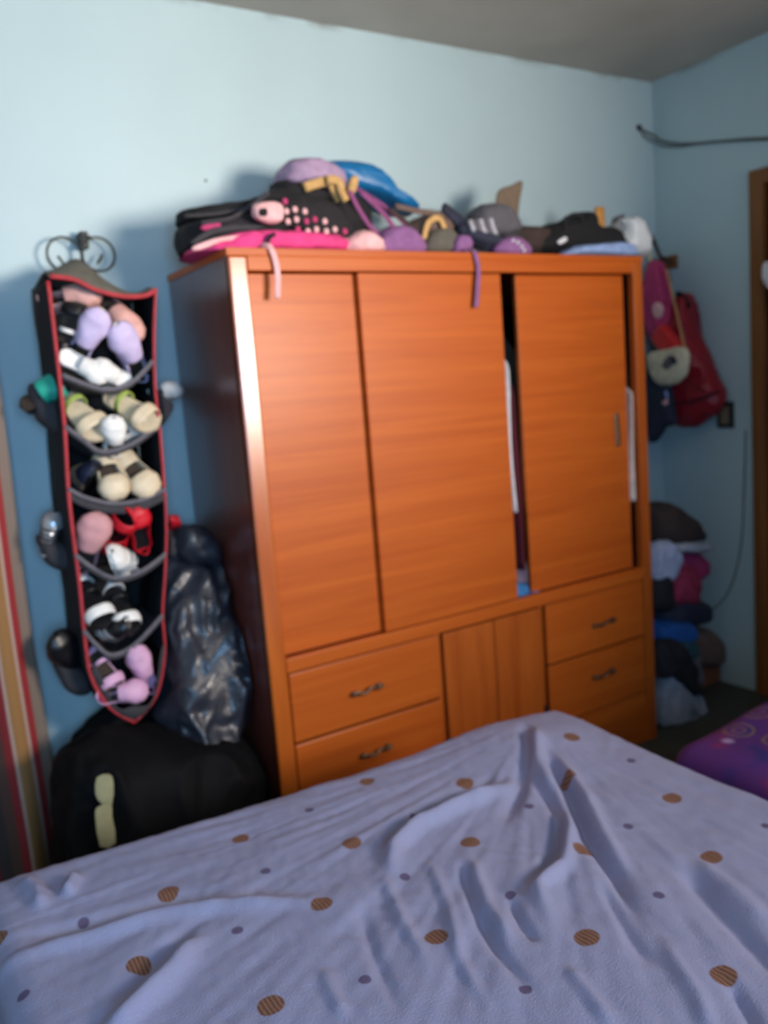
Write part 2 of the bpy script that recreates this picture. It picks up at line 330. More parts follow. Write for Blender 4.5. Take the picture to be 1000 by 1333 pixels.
# ---------------------------------------------------------------- beds
BX0, BX1, BY0, BY1, BZ = -.865, .56, -3.02, -1.12, .60
def z600(x, y): p = U(x, y, Z=BZ); return Vector((p.x, p.y))
FOLDS = [  # (pixels along the crease, ridge height, half width)
    ([(684, 955), (688, 985), (676, 1030), (655, 1075)], -.016, .018), ([(698, 962), (700, 1000), (728, 1045)], .022, .022),
    ([(668, 1022), (600, 1048), (545, 1075), (512, 1105), (508, 1140)], .026, .022), ([(640, 1015), (570, 1045), (515, 1078), (493, 1115)], -.014, .018),
    ([(708, 985), (742, 1035), (765, 1090), (800, 1140), (835, 1210)], -.018, .016), ([(725, 990), (762, 1040), (785, 1090), (822, 1145)], .018, .018),
    ([(700, 1020), (728, 1060), (722, 1110), (688, 1150)], -.018, .016), ([(722, 1040), (742, 1080), (735, 1125), (700, 1160), (715, 1200)], .020, .017),
    ([(600, 1120), (618, 1180), (650, 1240), (690, 1290)], -.014, .012), ([(612, 1115), (636, 1180), (672, 1235)], .012, .014),
    ([(20, 1245), (120, 1218), (220, 1190), (320, 1178), (430, 1172)], .016, .022), ([(20, 1222), (120, 1198), (210, 1172), (300, 1160)], -.010, .02),
    ([(262, 1218), (225, 1265), (170, 1320), (130, 1360)], .022, .025), ([(240, 1215), (200, 1255), (150, 1305)], -.014, .018),
    ([(885, 1125), (935, 1180), (985, 1230), (1040, 1290)], -.020, .022), ([(905, 1118), (960, 1165), (1010, 1210)], .010, .02),
    ([(660, 1165), (680, 1205), (700, 1230)], -.012, .01), ([(780, 1150), (815, 1210), (850, 1260)], -.010, .012), ([(950, 1280), (975, 1320), (990, 1350)], -.012, .012),
    ([(500, 1140), (525, 1200), (560, 1260)], .010, .012), ([(560, 1120), (585, 1180), (600, 1250), (640, 1320)], .009, .010), ([(470, 1180), (490, 1250), (520, 1320)], -.008, .012),
    ([(30, 1145), (50, 1165), (55, 1185)], .02, .018), ([(100, 1140), (90, 1160), (80, 1165)], .02, .015), ([(420, 1260), (450, 1330)], .008, .012), ([(740, 1260), (800, 1340)], .009, .012),
    ([(860, 1220), (910, 1300), (930, 1350)], .009, .014)]
FP = [([z600(*q) for q in pts], h, s*.8) for pts, h, s in FOLDS]
def seg_d(p, a, b):
    ab = b-a; t = max(0, min(1, (p-a).dot(ab)/ab.length_squared)); return (p-(a+ab*t)).length, t
def skew(bm):
    for v in bm.verts: v.co.y += .13*(BX1-v.co.x)/1.4
    return bm
def fold_h(x, y):
    y = y+.13*(BX1-x)/1.4
    p = Vector((x, y)); z = 0
    for pts, h, s in FP:
        best = 9; bt = 0; n = len(pts)-1
        for i in range(n):
            d, t = seg_d(p, pts[i], pts[i+1])
            if d < best: best = d; bt = (i+t)/n
        if best < s*3.5:
            tp = min(1, bt*5+.15)*min(1, (1-bt)*4+.05)
            z += h*math.exp(-(best/s)**2)*tp
    # thin wrinkles raying out of the gathered spot near the far edge
    c = Vector((.42, -1.20)); r = (p-c).length; a = math.atan2(p.y-c.y, p.x-c.x)
    z += .0042*noise.noise(Vector((a*15, r*3.2, 1)))*min(1, r*2.5)+.0026*noise.noise(Vector((a*36, r*6, 5)))*min(1, r*1.6)
    z += .0022*(.4-abs(noise.noise(Vector((x*34+6*noise.noise(Vector((x*3, y*3, 0))), y*11, 4)))))+.0016*noise.noise(Vector((x*60, y*30, 8)))
    z += .007*noise.noise(Vector((x*2.4, y*2.4, 7)))+.003*noise.noise(Vector((x*9, y*9, 2)))
    return z
DOTS_B = [(745, 970, 1), (605, 1020, 1), (740, 1018, .95), (875, 1040, 1), (458, 1098, 1), (612, 1094, 1), (760, 1107, 1), (926, 1117, 1), (219, 1161, 1), (419, 1178, 1), (568, 1220, 1), (764, 1222, 1.05),
          (180, 1254, 1), (353, 1311, 1.05), (942, 1270, 1), (313, 1090, .9), (478, 1018, .9), (-6, 1218, 1), (620, 1390, 1), (860, 1400, 1)]
DOTS_S = [(822, 993), (811, 953), (540, 1060), (689, 1050), (818, 1077), (346, 1135), (108, 1196), (309, 1212), (527, 1140), (665, 1165), (858, 1170), (475, 1276), (30, 1291), (684, 1287), (998, 1076), (403, 1056)]
def sheet_mat():
    m = mat('lavender_printed_sheet', (140, 144, 176), .85, .03, 8, .25, 260)
    nt = m.node_tree; N = nt.nodes; L = nt.links; b = N['Principled BSDF']; src = b.inputs['Base Color'].links[0].from_socket
    tc = N.new('ShaderNodeTexCoord'); fl = N.new('ShaderNodeVectorMath'); fl.operation = 'MULTIPLY'; fl.inputs[1].default_value = (1, 1, 0); L.new(tc.outputs['Object'], fl.inputs[0])
    def mask(pts):
        prev = None
        for (x, y, r) in pts:
            d = N.new('ShaderNodeVectorMath'); d.operation = 'DISTANCE'; L.new(fl.outputs[0], d.inputs[0]); d.inputs[1].default_value = (x, y, 0)
            s = N.new('ShaderNodeMapRange'); s.inputs['From Min'].default_value = r+.0015; s.inputs['From Max'].default_value = r-.0015; L.new(d.outputs['Value'], s.inputs['Value'])
            if prev is None: prev = s.outputs[0]
            else:
                a = N.new('ShaderNodeMath'); a.operation = 'MAXIMUM'; L.new(prev, a.inputs[0]); L.new(s.outputs[0], a.inputs[1]); prev = a.outputs[0]
        return prev
    MB = mask([(*z600(x, y), .0195*k) for x, y, k in DOTS_B]); MS = mask([(*z600(x, y), .0100) for x, y in DOTS_S])
    wv = N.new('ShaderNodeTexWave'); wv.inputs['Scale'].default_value = 45; wv.inputs['Distortion'].default_value = 2; L.new(tc.outputs['Object'], wv.inputs['Vector'])
    wr_ = N.new('ShaderNodeValToRGB'); wr_.color_ramp.elements[0].color = (*lin((92, 62, 54)), 1); wr_.color_ramp.elements[1].color = (*lin((136, 98, 76)), 1); L.new(wv.outputs['Fac'], wr_.inputs['Fac'])
    m1 = N.new('ShaderNodeMix'); m1.data_type = 'RGBA'; L.new(MB, m1.inputs['Factor']); L.new(src, m1.inputs['A']); L.new(wr_.outputs['Color'], m1.inputs['B'])
    m2 = N.new('ShaderNodeMix'); m2.data_type = 'RGBA'; L.new(MS, m2.inputs['Factor']); L.new(m1.outputs['Result'], m2.inputs['A']); m2.inputs['B'].default_value = (*lin((88, 80, 112)), 1)
    L.new(m2.outputs['Result'], b.inputs['Base Color']); return m
def draped(x0, x1, y0, y1, z, rad, drop, step, hf, corner=.1):
    """sheet lying on a mattress: top with relief, rounded edge, hanging sides"""
    bm = bmesh.new(); V = {}
    nx = int((x1-x0)/step); ny = int((y1-y0)/step)
    e = [0, .25, .5, .75, 1.0]       # rim rows
    def pos(i, j):
        # i,j may run outside 0..n by the drape rows
        u = min(max(i, 0), nx); v = min(max(j, 0), ny)
        x = x0+rad+(x1-x0-2*rad)*u/nx; y = y0+rad+(y1-y0-2*rad)*v/ny
        ox = (i-u); oy = (j-v); k = max(abs(ox), abs(oy))
        zz = z+hf(x, y)
        if k == 0: return Vector((x, y, zz))
        d = Vector((ox, oy, 0)).normalized()
        K = 6
        if k <= K:
            a = math.pi/2*k/K; out = rad*math.sin(a); dn = rad*(1-math.cos(a))
        else:
            out = rad; dn = rad+(drop-rad)*(k-K)/8
        q = Vector((x, y, 0))+d*out
        wv = noise.noise(Vector((q.x*9, q.y*9, 3)))*.03*min(1, dn/.15)
        q += d*wv; q.z = zz-dn
        return q
    E = 14
    for i in range(-E, nx+E+1):
        for j in range(-E, ny+E+1):
            V[i, j] = bm.verts.new(pos(i, j))
    for i in range(-E, nx+E):
        for j in range(-E, ny+E):
            if (i < 0 or i >= nx) and (j < 0 or j >= ny):
                pass
            f = (V[i, j], V[i+1, j], V[i+1, j+1], V[i, j+1])
            try: bm.faces.new(f)
            except ValueError: pass
    return bm
def hf1(x, y):
    z = fold_h(x, y)
    # shallow swell towards the far right corner, low corner at the far left
    z += .030*math.exp(-((x-.36)**2/.05+(y+1.22)**2/.03))
    return z
bed = thing('double_bed', 'double bed in the foreground made up with a lavender sheet with brown dots', 'bed', (0, -2, 0))
M_MATT = fab('plain_mattress_ticking', (190, 186, 190)); M_BEDW = M_DOORW
obj('mattress', skew(bx(BX0+.03, BX1-.03, BY0+.03, BY1-.03, .33, .565, bev=.03)), M_MATT, bed); obj('bed_base', skew(bx(BX0+.05, BX1-.05, BY0+.05, BY1-.05, .12, .33, bev=.01)), M_BEDW, bed)
for sx in (BX0+.08, BX1-.16):
    for sy in (BY0+.08, BY1-.16): obj('leg', bx(sx, sx+.07, sy, sy+.07, 0, .12, bev=.004), M_BEDW, bed)
setloc(bed, (-.15, -2.08, 0))
sh = obj('bed_sheet', skew(draped(BX0, BX1, BY0, BY1, BZ, .05, .42, .0075, hf1)), sheet_mat(), smooth=True)
tag(sh, 'rumpled lavender bed sheet printed with brown and small purple dots', 'sheet')
# second bed with the purple blanket
def blanket_mat():
    m = bpy.data.materials.new('purple_floral_blanket'); m.use_nodes = True; N = m.node_tree.nodes; L = m.node_tree.links; b = N['Principled BSDF']
    b.inputs['Roughness'].default_value = .8; tc = N.new('ShaderNodeTexCoord')
    nz = N.new('ShaderNodeTexNoise'); nz.inputs['Scale'].default_value = 9; L.new(tc.outputs['Object'], nz.inputs['Vector'])
    r = N.new('ShaderNodeValToRGB'); cr = r.color_ramp; cr.elements[0].position = .3; cr.elements[0].color = (*lin((44, 46, 120)), 1); cr.elements[1].position = .72; cr.elements[1].color = (*lin((140, 34, 84)), 1)
    e = cr.elements.new(.42); e.color = (*lin((84, 42, 122)), 1); e = cr.elements.new(.6); e.color = (*lin((92, 42, 118)), 1)
    L.new(nz.outputs['Fac'], r.inputs['Fac'])
    v = N.new('ShaderNodeTexVoronoi'); v.inputs['Scale'].default_value = 8.5; v.inputs['Randomness'].default_value = .7; L.new(tc.outputs['Object'], v.inputs['Vector'])
    rr = N.new('ShaderNodeValToRGB'); c2 = rr.color_ramp; c2.interpolation = 'EASE'; c2.elements[0].position = .0; c2.elements[0].color = (0, 0, 0, 1); c2.elements[1].position = .55; c2.elements[1].color = (0, 0, 0, 1)
    for p, vv in ((.10, 0), (.15, .8), (.2, 0), (.27, 0), (.33, .9), (.4, 0)):
        q = c2.elements.new(p); q.color = (vv, vv, vv, 1)
    L.new(v.outputs['Distance'], rr.inputs['Fac'])
    gt = N.new('ShaderNodeMath'); gt.operation = 'GREATER_THAN'; gt.inputs[1].default_value = .5; sp = N.new('ShaderNodeSeparateColor'); L.new(v.outputs['Color'], sp.inputs[0]); L.new(sp.outputs[0], gt.inputs[0])
    mu = N.new('ShaderNodeMath'); mu.operation = 'MULTIPLY'; L.new(gt.outputs[0], mu.inputs[0]); L.new(rr.outputs['Color'], mu.inputs[1])
    mx = N.new('ShaderNodeMix'); mx.data_type = 'RGBA'; L.new(mu.outputs[0], mx.inputs['Factor']); L.new(r.outputs['Color'], mx.inputs['A']); mx.inputs['B'].default_value = (*lin((128, 104, 84)), 1)
    p = U(948, 970, Z=.47); d = N.new('ShaderNodeVectorMath'); d.operation = 'DISTANCE'; L.new(tc.outputs['Object'], d.inputs[0]); d.inputs[1].default_value = p
    s = N.new('ShaderNodeMapRange'); s.inputs['From Min'].default_value = .024; s.inputs['From Max'].default_value = .010; L.new(d.outputs['Value'], s.inputs['Value'])
    m3 = N.new('ShaderNodeMix'); m3.data_type = 'RGBA'; L.new(s.outputs[0], m3.inputs['Factor']); L.new(mx.outputs['Result'], m3.inputs['A']); m3.inputs['B'].default_value = (*lin((190, 170, 215)), 1)
    L.new(m3.outputs['Result'], b.inputs['Base Color']); return m
b2 = thing('single_bed', 'low single bed at the right under a purple patterned blanket', 'bed')
obj('mattress', bx(.87, 1.75, -2.9, -1.35, .25, .42, bev=.03), M_MATT, b2); obj('bed_base', bx(.89, 1.73, -2.88, -1.37, .1, .25, bev=.01), M_BEDW, b2)
for sx in (.9, 1.65):
    for sy in (-2.86, -1.46): obj('leg', bx(sx, sx+.06, sy, sy+.06, 0, .1, bev=.004), M_BEDW, b2)
setloc(b2, (1.31, -2.12, 0))
bl = obj('purple_blanket', draped(.80, 1.80, -2.95, -1.27, .48, .08, .36, .03, lambda x, y: .02*noise.noise(Vector((x*4, y*4, 9)))+.03*min(1, max(0, (x-.85)/.5))), blanket_mat(), smooth=True)
tag(bl, 'purple patterned blanket with ochre rings covering the low bed at right', 'blanket')
cb = thing('shade_cabinet', 'tall brown cabinet added along the right wall beyond the door to shade that wall, outside the picture', 'cabinet', (2.1, -2.0, 0))  # unseen cabinet, added to throw the shadow edge onto the right wall
KX0, KX1, KY0, KY1, KZ = 1.88, 2.345, -2.5, -1.55, 1.98
obj('body', bx(KX0+.02, KX1, KY0, KY1, .05, KZ, bev=.004), M_DOORW, cb)
for y0, y1, hy in ((KY0+.01, -2.03, -2.07), (-2.02, KY1-.01, -1.98)):
    d = obj('door', bx(KX0, KX0+.018, y0, y1, .08, KZ-.02, bev=.003), M_DOORW, cb)
    obj('handle', tube([(KX0-.001, hy, .95), (KX0-.03, hy, .97), (KX0-.03, hy, 1.07), (KX0-.001, hy, 1.09)], .006, (0, 1, 0)), M_BRONZE, d, True)
for sx in (KX0+.04, KX1-.1):
    for sy in (KY0+.03, KY1-.09): obj('leg', bx(sx, sx+.06, sy, sy+.06, 0, .05), M_DOORW, cb)
setloc(cb, (2.1, -2.02, 0))
# ---------------------------------------------------------------- striped curtain at the left
def curtain_mat():
    m = bpy.data.materials.new('striped_curtain_cloth'); m.use_nodes = True; N = m.node_tree.nodes; L = m.node_tree.links; b = N['Principled BSDF']; b.inputs['Roughness'].default_value = .85
    tc = N.new('ShaderNodeTexCoord'); s = N.new('ShaderNodeSeparateXYZ'); L.new(tc.outputs['UV'], s.inputs[0])
    fr = N.new('ShaderNodeMath'); fr.operation = 'FRACT'; L.new(s.outputs['X'], fr.inputs[0])
    r = N.new('ShaderNodeValToRGB'); cr = r.color_ramp; cr.interpolation = 'CONSTANT'
    stops = [(0, (128, 112, 100)), (.15, (150, 44, 46)), (.25, (176, 150, 138)), (.29, (150, 108, 62)), (.46, (176, 150, 138)), (.50, (140, 42, 44)), (.60, (92, 66, 58)), (.72, (70, 60, 58)), (.86, (120, 44, 46)), (.94, (100, 80, 68))]
    cr.elements[0].position = 0; cr.elements[0].color = (*lin(stops[0][1]), 1); cr.elements.remove(cr.elements[1])
    for p, c in stops[1:]:
        e = cr.elements.new(p); e.color = (*lin(c), 1)
    L.new(fr.outputs[0], r.inputs['Fac']); L.new(r.outputs['Color'], b.inputs['Base Color'])
    return m
ct = thing('striped_curtain', 'floor-length red, ochre and brown striped curtain hanging at the left edge', 'curtain')
bm = bmesh.new(); uvl = bm.loops.layers.uv.new('uv'); cols = []; nu = 120; nvv = 24
for i in range(nu+1):
    u = i/nu; s = u*1.15; c = []
    for j in range(nvv+1):
        z = .03+(2.45-.03)*j/nvv; amp = .018+.012*(1-j/nvv)
        c.append(bm.verts.new((-.565-s*.92+.004*math.sin(z*5+u*9), -.12-amp*(1-math.cos(s*2*math.pi/.2))+.006*math.sin(z*4+i*.3), z)))
    cols.append(c)
for i in range(nu):
    for j in range(nvv):
        f = bm.faces.new((cols[i][j], cols[i+1][j], cols[i+1][j+1], cols[i][j+1]))
        for l, (a, bb) in zip(f.loops, ((i, j), (i+1, j), (i+1, j+1), (i, j+1))): l[uvl].uv = (a/nu*1.15/.23, bb/nvv)
co = obj('cloth', bm, curtain_mat(), ct, True); so = co.modifiers.new('thickness', 'SOLIDIFY'); so.thickness = .003
obj('curtain_rod', tube([(-1.7, -.13, 2.46), (-1.1, -.13, 2.46), (-.52, -.13, 2.46)], .012, sm=1), M_IRON, ct, True)
setloc(ct, (-1.1, -.12, 0))
# ---------------------------------------------------------------- hanging shoe organiser
YF, YBO = -.30, -.07
def F(x, y, Y=YF): return U(x, y, Y=Y)
Lpx = [(62, 366), (70, 430), (78, 500), (84, 560), (88, 632), (94, 690), (103, 760), (110, 830), (118, 880), (142, 920), (175, 940)]
Rpx = [(202, 377), (200, 430), (201, 500), (207, 555), (213, 632), (216, 690), (214, 750), (211, 800), (214, 850), (203, 905), (175, 940)]
org = thing('hanging_shoe_organizer', 'long black hanging shoe organizer with red piping and six shoe pockets on the blue wall', 'shoe organizer')
LP = spline([F(*q) for q in Lpx], 4); RP = spline([F(*q) for q in Rpx], 4)
def sidep(P, dx, nm, sgn):
    bm = bmesh.new(); a = []; b = []; n = len(P)
    fr = [bm.verts.new(p) for p in P]; bk = [bm.verts.new((p.x+sgn*.004*math.sin(i*.6), YBO, p.z+.01)) for i, p in enumerate(P)]
    md = [bm.verts.new((p.x+sgn*(.012+.008*math.sin(i*.35)), (YF+YBO)/2, p.z)) for i, p in enumerate(P)]
    for i in range(n-1):
        bm.faces.new((fr[i], fr[i+1], md[i+1], md[i])); bm.faces.new((md[i], md[i+1], bk[i+1], bk[i]))
    o = obj(nm, bm, F_BLACK, org, True); s = o.modifiers.new('thickness', 'SOLIDIFY'); s.thickness = .004; return o
sidep(LP, 0, 'side_panel', -1); sidep(RP, 0, 'side_panel', 1)
bm = bmesh.new(); a = [bm.verts.new((p.x, YBO+.002, p.z+.01)) for p in LP]; b = [bm.verts.new((p.x, YBO+.002, p.z+.01)) for p in RP]
for i in range(len(a)-1):
    try: bm.faces.new((a[i], a[i+1], b[i+1], b[i]))
    except ValueError: pass
o = obj('back_panel', bm, F_BLACK, org); s = o.modifiers.new('thickness', 'SOLIDIFY'); s.thickness = .004
obj('piping', strap([p+Vector((0, -.004, 0)) for p in LP], .011, .008, sm=1), F_RED, org, True)
obj('piping', strap([p+Vector((0, -.004, 0)) for p in RP], .008, .008, sm=1), F_RED, org, True)
# peaked top flap with its red front edge
tp = U(110, 338, Y=(YF+YBO)/2)
fe = spline([F(*q) for q in ((64, 360), (95, 364), (125, 378), (160, 386), (188, 385), (203, 377))], 4)
bm = bmesh.new(); n = len(fe); rows = []
for k in range(7):
    t = k/6
    row = []
    for i, p in enumerate(fe):
        u = i/(n-1); pk = math.exp(-((u-.34)/.26)**2)
        ridge = Vector((p.x+(tp.x-p.x)*.15*pk, (YF+YBO)/2, p.z+(tp.z-p.z)*.9*pk+.012)); bkp = Vector((p.x, YBO, p.z+.0))
        row.append(bm.verts.new(p.lerp(ridge, t*2)+Vector((0, 0, .01*math.sin(t*2*math.pi))) if t <= .5 else ridge.lerp(bkp, t*2-1)))
    rows.append(row)
for a, b in zip(rows, rows[1:]):
    for i in range(n-1): bm.faces.new((a[i], a[i+1], b[i+1], b[i]))
o = obj('top_flap', bm, F_GREYB, org, True); s = o.modifiers.new('thickness', 'SOLIDIFY'); s.thickness = .005
obj('piping', strap([p+Vector((0, -.005, 0)) for p in fe], .013, .009, sm=1), F_RED, org, True)
TIERS = [([(80, 488), (110, 500), (140, 507), (170, 498), (198, 470)], .010), ([(84, 555), (108, 572), (132, 588), (170, 578), (207, 552)], .012),
         ([(88, 636), (112, 648), (148, 655), (185, 650), (215, 636)], .030), ([(97, 722), (122, 740), (150, 752), (185, 742), (215, 720)], .014), ([(108, 820), (128, 842), (146, 852), (175, 838), (211, 800)], .014)]
for pts, band in TIERS:
    lip = spline([F(*q) for q in pts], 4); zm = min(p.z for p in lip); n = len(lip)
    bm = bmesh.new(); R = []
    for k in range(6):
        t = k/5; row = []
        for p in lip:
            q = Vector((p.x, YF+(YBO-YF)*t, p.z+(max(zm, p.z-.02)+.012-p.z)*min(1, t*1.5)-.018*math.sin(math.pi*t)))
            row.append(bm.verts.new(q))
        R.append(row)
    row = [bm.verts.new(p+Vector((0, -.008, -band))) for p in lip]; R.insert(0, row)
    for a, b in zip(R, R[1:]):
        for i in range(n-1): bm.faces.new((a[i], a[i+1], b[i+1], b[i]))
    o = obj('shelf', bm, F_CHAR, org, True); s = o.modifiers.new('thickness', 'SOLIDIFY'); s.thickness = .004
    obj('shelf_edge', strap([p+Vector((0, -.008, 0)) for p in lip], .012, .006, sm=1), F_GREY, o, True)
# bottom pocket
lip = [F(*q) for q in ((118, 880), (142, 920), (175, 940), (203, 905), (214, 850))]; P = spline(lip, 4); bm = bmesh.new()
fr = [bm.verts.new(p+Vector((0, -.004, 0))) for p in P]; up = [bm.verts.new(Vector((p.x*.96-.29*.04+.0, YF-.02, p.z+.035+.02*math.sin(i)))) for i, p in enumerate(P)]; bk = [bm.verts.new((p.x, YBO, p.z+.005)) for p in P]
for i in range(len(P)-1): bm.faces.new((fr[i], fr[i+1], bk[i+1], bk[i])); bm.faces.new((fr[i], fr[i+1], up[i+1], up[i]))
o = obj('bottom_pocket', bm, F_CHAR, org, True); s = o.modifiers.new('thickness', 'SOLIDIFY'); s.thickness = .004
# side pouches
for nm, pts in (('side_pocket', [(38, 500), (75, 510), (82, 545), (80, 566), (60, 556), (44, 540)]), ('side_pocket', [(48, 696), (92, 712), (98, 735), (80, 742), (58, 730)]), ('side_pocket', [(66, 850), (104, 868), (118, 898), (100, 905), (80, 890)]),
                ('side_pocket', [(202, 508), (212, 516), (223, 528), (218, 542), (207, 553)]), ('side_pocket', [(216, 695), (228, 700), (226, 722), (214, 722)])):
    obj(nm, puff(pts, .045, plane=('Y', -.19), nz=.004, rings=6), F_CHAR, org, True)
# scroll hook
hk = thing('scroll_wall_hook', 'dark wire wall hook of two rings above the shoe organizer', 'hook')
HY = -.03
def ring(cx, cy, r, m=24): 
    c = U(cx, cy, Y=HY-.02); rr = r/FPX*2.75
    return [c+Vector((rr*math.cos(2*math.pi*k/m), 0, rr*math.sin(2*math.pi*k/m))) for k in range(m+1)]
obj('ring', tube(ring(84, 331, 20), .0035, sm=1), M_IRON, hk, True); obj('ring', tube(ring(128, 331, 20), .0035, sm=1), M_IRON, hk, True)
obj('stem', tube([U(107, 306, Y=HY-.02), U(106, 325, Y=HY-.02), U(108, 340, Y=HY-.04), U(109, 346, Y=-.16), U(109, 340, Y=-.185)], .005), M_IRON, hk, True)
for x0, y0, x1, y1 in ((75, 333, 84, 347), (133, 331, 127, 343), (97, 310, 118, 308)):
    obj('scroll', tube([U(x0, y0, Y=HY-.02), U((x0+x1)/2+1, (y0+y1)/2, Y=HY-.02), U(x1, y1, Y=HY-.02)], .004), M_IRON, hk, True)
c = U(107, 312, Y=-.02); obj('wall_plate', bx(c.x-.012, c.x+.012, -.05, 0, c.z-.03, c.z+.02, bev=.003), M_IRON, hk)
root_at(hk)
# ---------------------------------------------------------------- shoes
def prof(t, pts):
    for (a, va), (b, vb) in zip(pts, pts[1:]):
        if t <= b:
            k = (t-a)/(b-a); k = k*k*(3-2*k); return va+(vb-va)*k
    return pts[-1][1]
WPR = [(0, .0), (.03, .50), (.12, .74), (.35, .66), (.55, .78), (.74, 1.0), (.88, .86), (.97, .5), (1, .0)]
def shoe(kind, label, px, py, Y, ang, lean, L, wd, m, sole=None, insole=None, roll=0, trim=None, name='shoe', nv=None, group=None, hgt=1):
    """kind: flat | slipon | sneaker | slide | sandal"""
    t = thing(name, label, name.replace('_', ' ') if name in ('shoe', 'sandal', 'slipper') else 'shoe', group=group)
    sole = sole or m; insole = insole or S_INS
    A = math.radians(ang); Lr = math.radians(lean)
    Tv = Vector((math.cos(A), 0, math.sin(A)))*math.cos(Lr)+Vector((0, -1, 0))*math.sin(Lr)
    Nv = Vector(nv or (0, -.75, .66)); Nv = (Nv-Tv*Nv.dot(Tv)).normalized(); Sv = Tv.cross(Nv)
    if roll:
        q = Matrix.Rotation(math.radians(roll), 3, Tv); Nv = q @ Nv; Sv = q @ Sv
    c = U(px, py, Y=Y); B = Matrix((Sv, Tv, Nv)).transposed(); hw = wd/2
    def X(x, y, z): return c+B @ Vector((x, y-L/2, z-.02))
    th = .012 if kind != 'flat' else .007
    heel = .012 if kind in ('flat', 'slipon') else .008
    zb_ = lambda s: heel*max(0, 1-s*3)
    # sole slab
    bm = bmesh.new(); n = 20; top = []; bot = []
    for side in (1, -1):
        for k in (range(n+1) if side == 1 else range(n-1, 0, -1)):
            s = k/n; x = side*hw*prof(s, WPR)
            top.append(bm.verts.new(X(x, s*L, th+zb_(s)))); bot.append(bm.verts.new(X(x*.96, s*L, 0)))
    k = len(top)
    for i in range(k): bm.faces.new((top[i], top[(i+1) % k], bot[(i+1) % k], bot[i]))
    bm.faces.new(top); bm.faces.new(bot); obj('sole', bm, sole, t, False)
    if kind in ('sandal', 'flat', 'slide', 'slipon', 'mary'):
        bm = bmesh.new(); tv = []
        for side in (1, -1):
            for kk in (range(1, n) if side == 1 else range(n-1, 0, -1)):
                s = kk/n; tv.append(bm.verts.new(X(side*hw*.86*prof(s, WPR), s*L, th+zb_(s)+.0015)))
        bm.faces.new(tv); obj('insole', bm, insole, t)
    def shell(ranges, hpts, op=None, mm=m, nm='upper', full=1.0):
        bm = bmesh.new(); J = 12
        for (s0, s1) in ranges:
            K = max(4, int((s1-s0)*26)); prev = None
            for kk in range(K+1):
                s = s0+(s1-s0)*kk/K; w_ = hw*prof(min(max(s, .012), .988), WPR)*full; h = prof(s, hpts)*hgt; row = []
                for j in range(J+1):
                    a = math.pi*j/J; ca = math.cos(a); sa = math.sin(a)
                    row.append(bm.verts.new(X(w_*math.copysign(abs(ca)**.8, ca), s*L, th*.6+h*sa**.75)))
                if prev:
                    for j in range(J):
                        mid = abs((j+.5)/J-.5)
                        if op and op[0] < s < op[1] and mid < op[2]: continue
                        bm.faces.new((prev[j], prev[j+1], row[j+1], row[j]))
                prev = row
        o = obj(nm, bm, mm, t, True); so = o.modifiers.new('thickness', 'SOLIDIFY'); so.thickness = .003; so.offset = 1; return o
    if kind == 'flat': shell([(0, 1)], [(0, .038), (.4, .034), (.7, .036), (.9, .026), (1, .008)], (.06, .66, .33))
    elif kind == 'mary': shell([(0, 1)], [(0, .036), (.4, .034), (.7, .038), (.9, .028), (1, .008)], (.36, .60, .30))
    elif kind == 'slipon': shell([(0, 1)], [(0, .048), (.35, .046), (.6, .048), (.85, .034), (1, .01)], (.05, .46, .30))
    elif kind == 'sneaker':
        shell([(0, 1)], [(0, .058), (.3, .056), (.5, .06), (.8, .036), (1, .012)], (.05, .38, .30))
        for s in (.45, .54, .63): shell([(s, s+.035)], [(0, .06), (.5, .063), (.8, .040), (1, .012)], None, trim or S_WHITE, 'lace', 1.03)
    elif kind == 'slide': shell([(.48, .9)], [(0, .05), (.5, .05), (.9, .035), (1, .02)])
    elif kind == 'sandal':
        shell([(.66, .84)], [(0, .04), (.6, .042), (.9, .03), (1, .02)], None, m, 'toe_strap'); shell([(.30, .38)], [(0, .05), (1, .045)], None, trim or m, 'ankle_strap')
        shell([(0, .12)], [(0, .05), (.12, .045), (1, .04)], None, m, 'heel_cup')
    if trim and kind in ('flat', 'slipon', 'slide'): shell([(.60, .68)], [(0, .05), (.5, .05), (.7, .042), (1, .02)], None, trim, 'strap', 1.04)
    root_at(t); return t
# tier 1
shoe('slipon', 'pale pink shoe at the top left of the organizer under the flap', 93, 388, -.22, 12, 25, .17, .075, S_PINK)
shoe('slipon', 'pale pink shoe beside the organizer\'s top right, heel up', 154, 412, -.24, -62, 35, .19, .085, S_PINK, nv=(0, -1, .25))
shoe('sandal', 'strappy dark sandal with white studs at the left of the top pocket', 92, 420, -.25, 70, 10, .15, .07, S_BLK, trim=S_WHITE, name='sandal')
shoe('slipon', 'lilac canvas shoe with white sole, left one of the pair in the top pocket', 113, 440, -.27, 62, 38, .19, .082, S_LILAC, S_WHITE, nv=(0, -1, .2))
shoe('slipon', 'lilac canvas shoe with white sole, right one of the pair in the top pocket', 168, 458, -.27, 118, 38, .20, .088, S_LILAC, S_WHITE, nv=(0, -1, .2))
shoe('slipon', 'white slip-on lying lowest left in the top pocket', 110, 476, -.30, -32, 12, .14, .065, S_WHITE, insole=S_WHITE, name='slipper', nv=(0, -1, .3), hgt=.6)
shoe('slipon', 'white slip-on lying lowest in the middle of the top pocket', 147, 487, -.30, 150, 15, .12, .065, S_WHITE, insole=S_WHITE, name='slipper', nv=(0, -1, .3), hgt=.6)
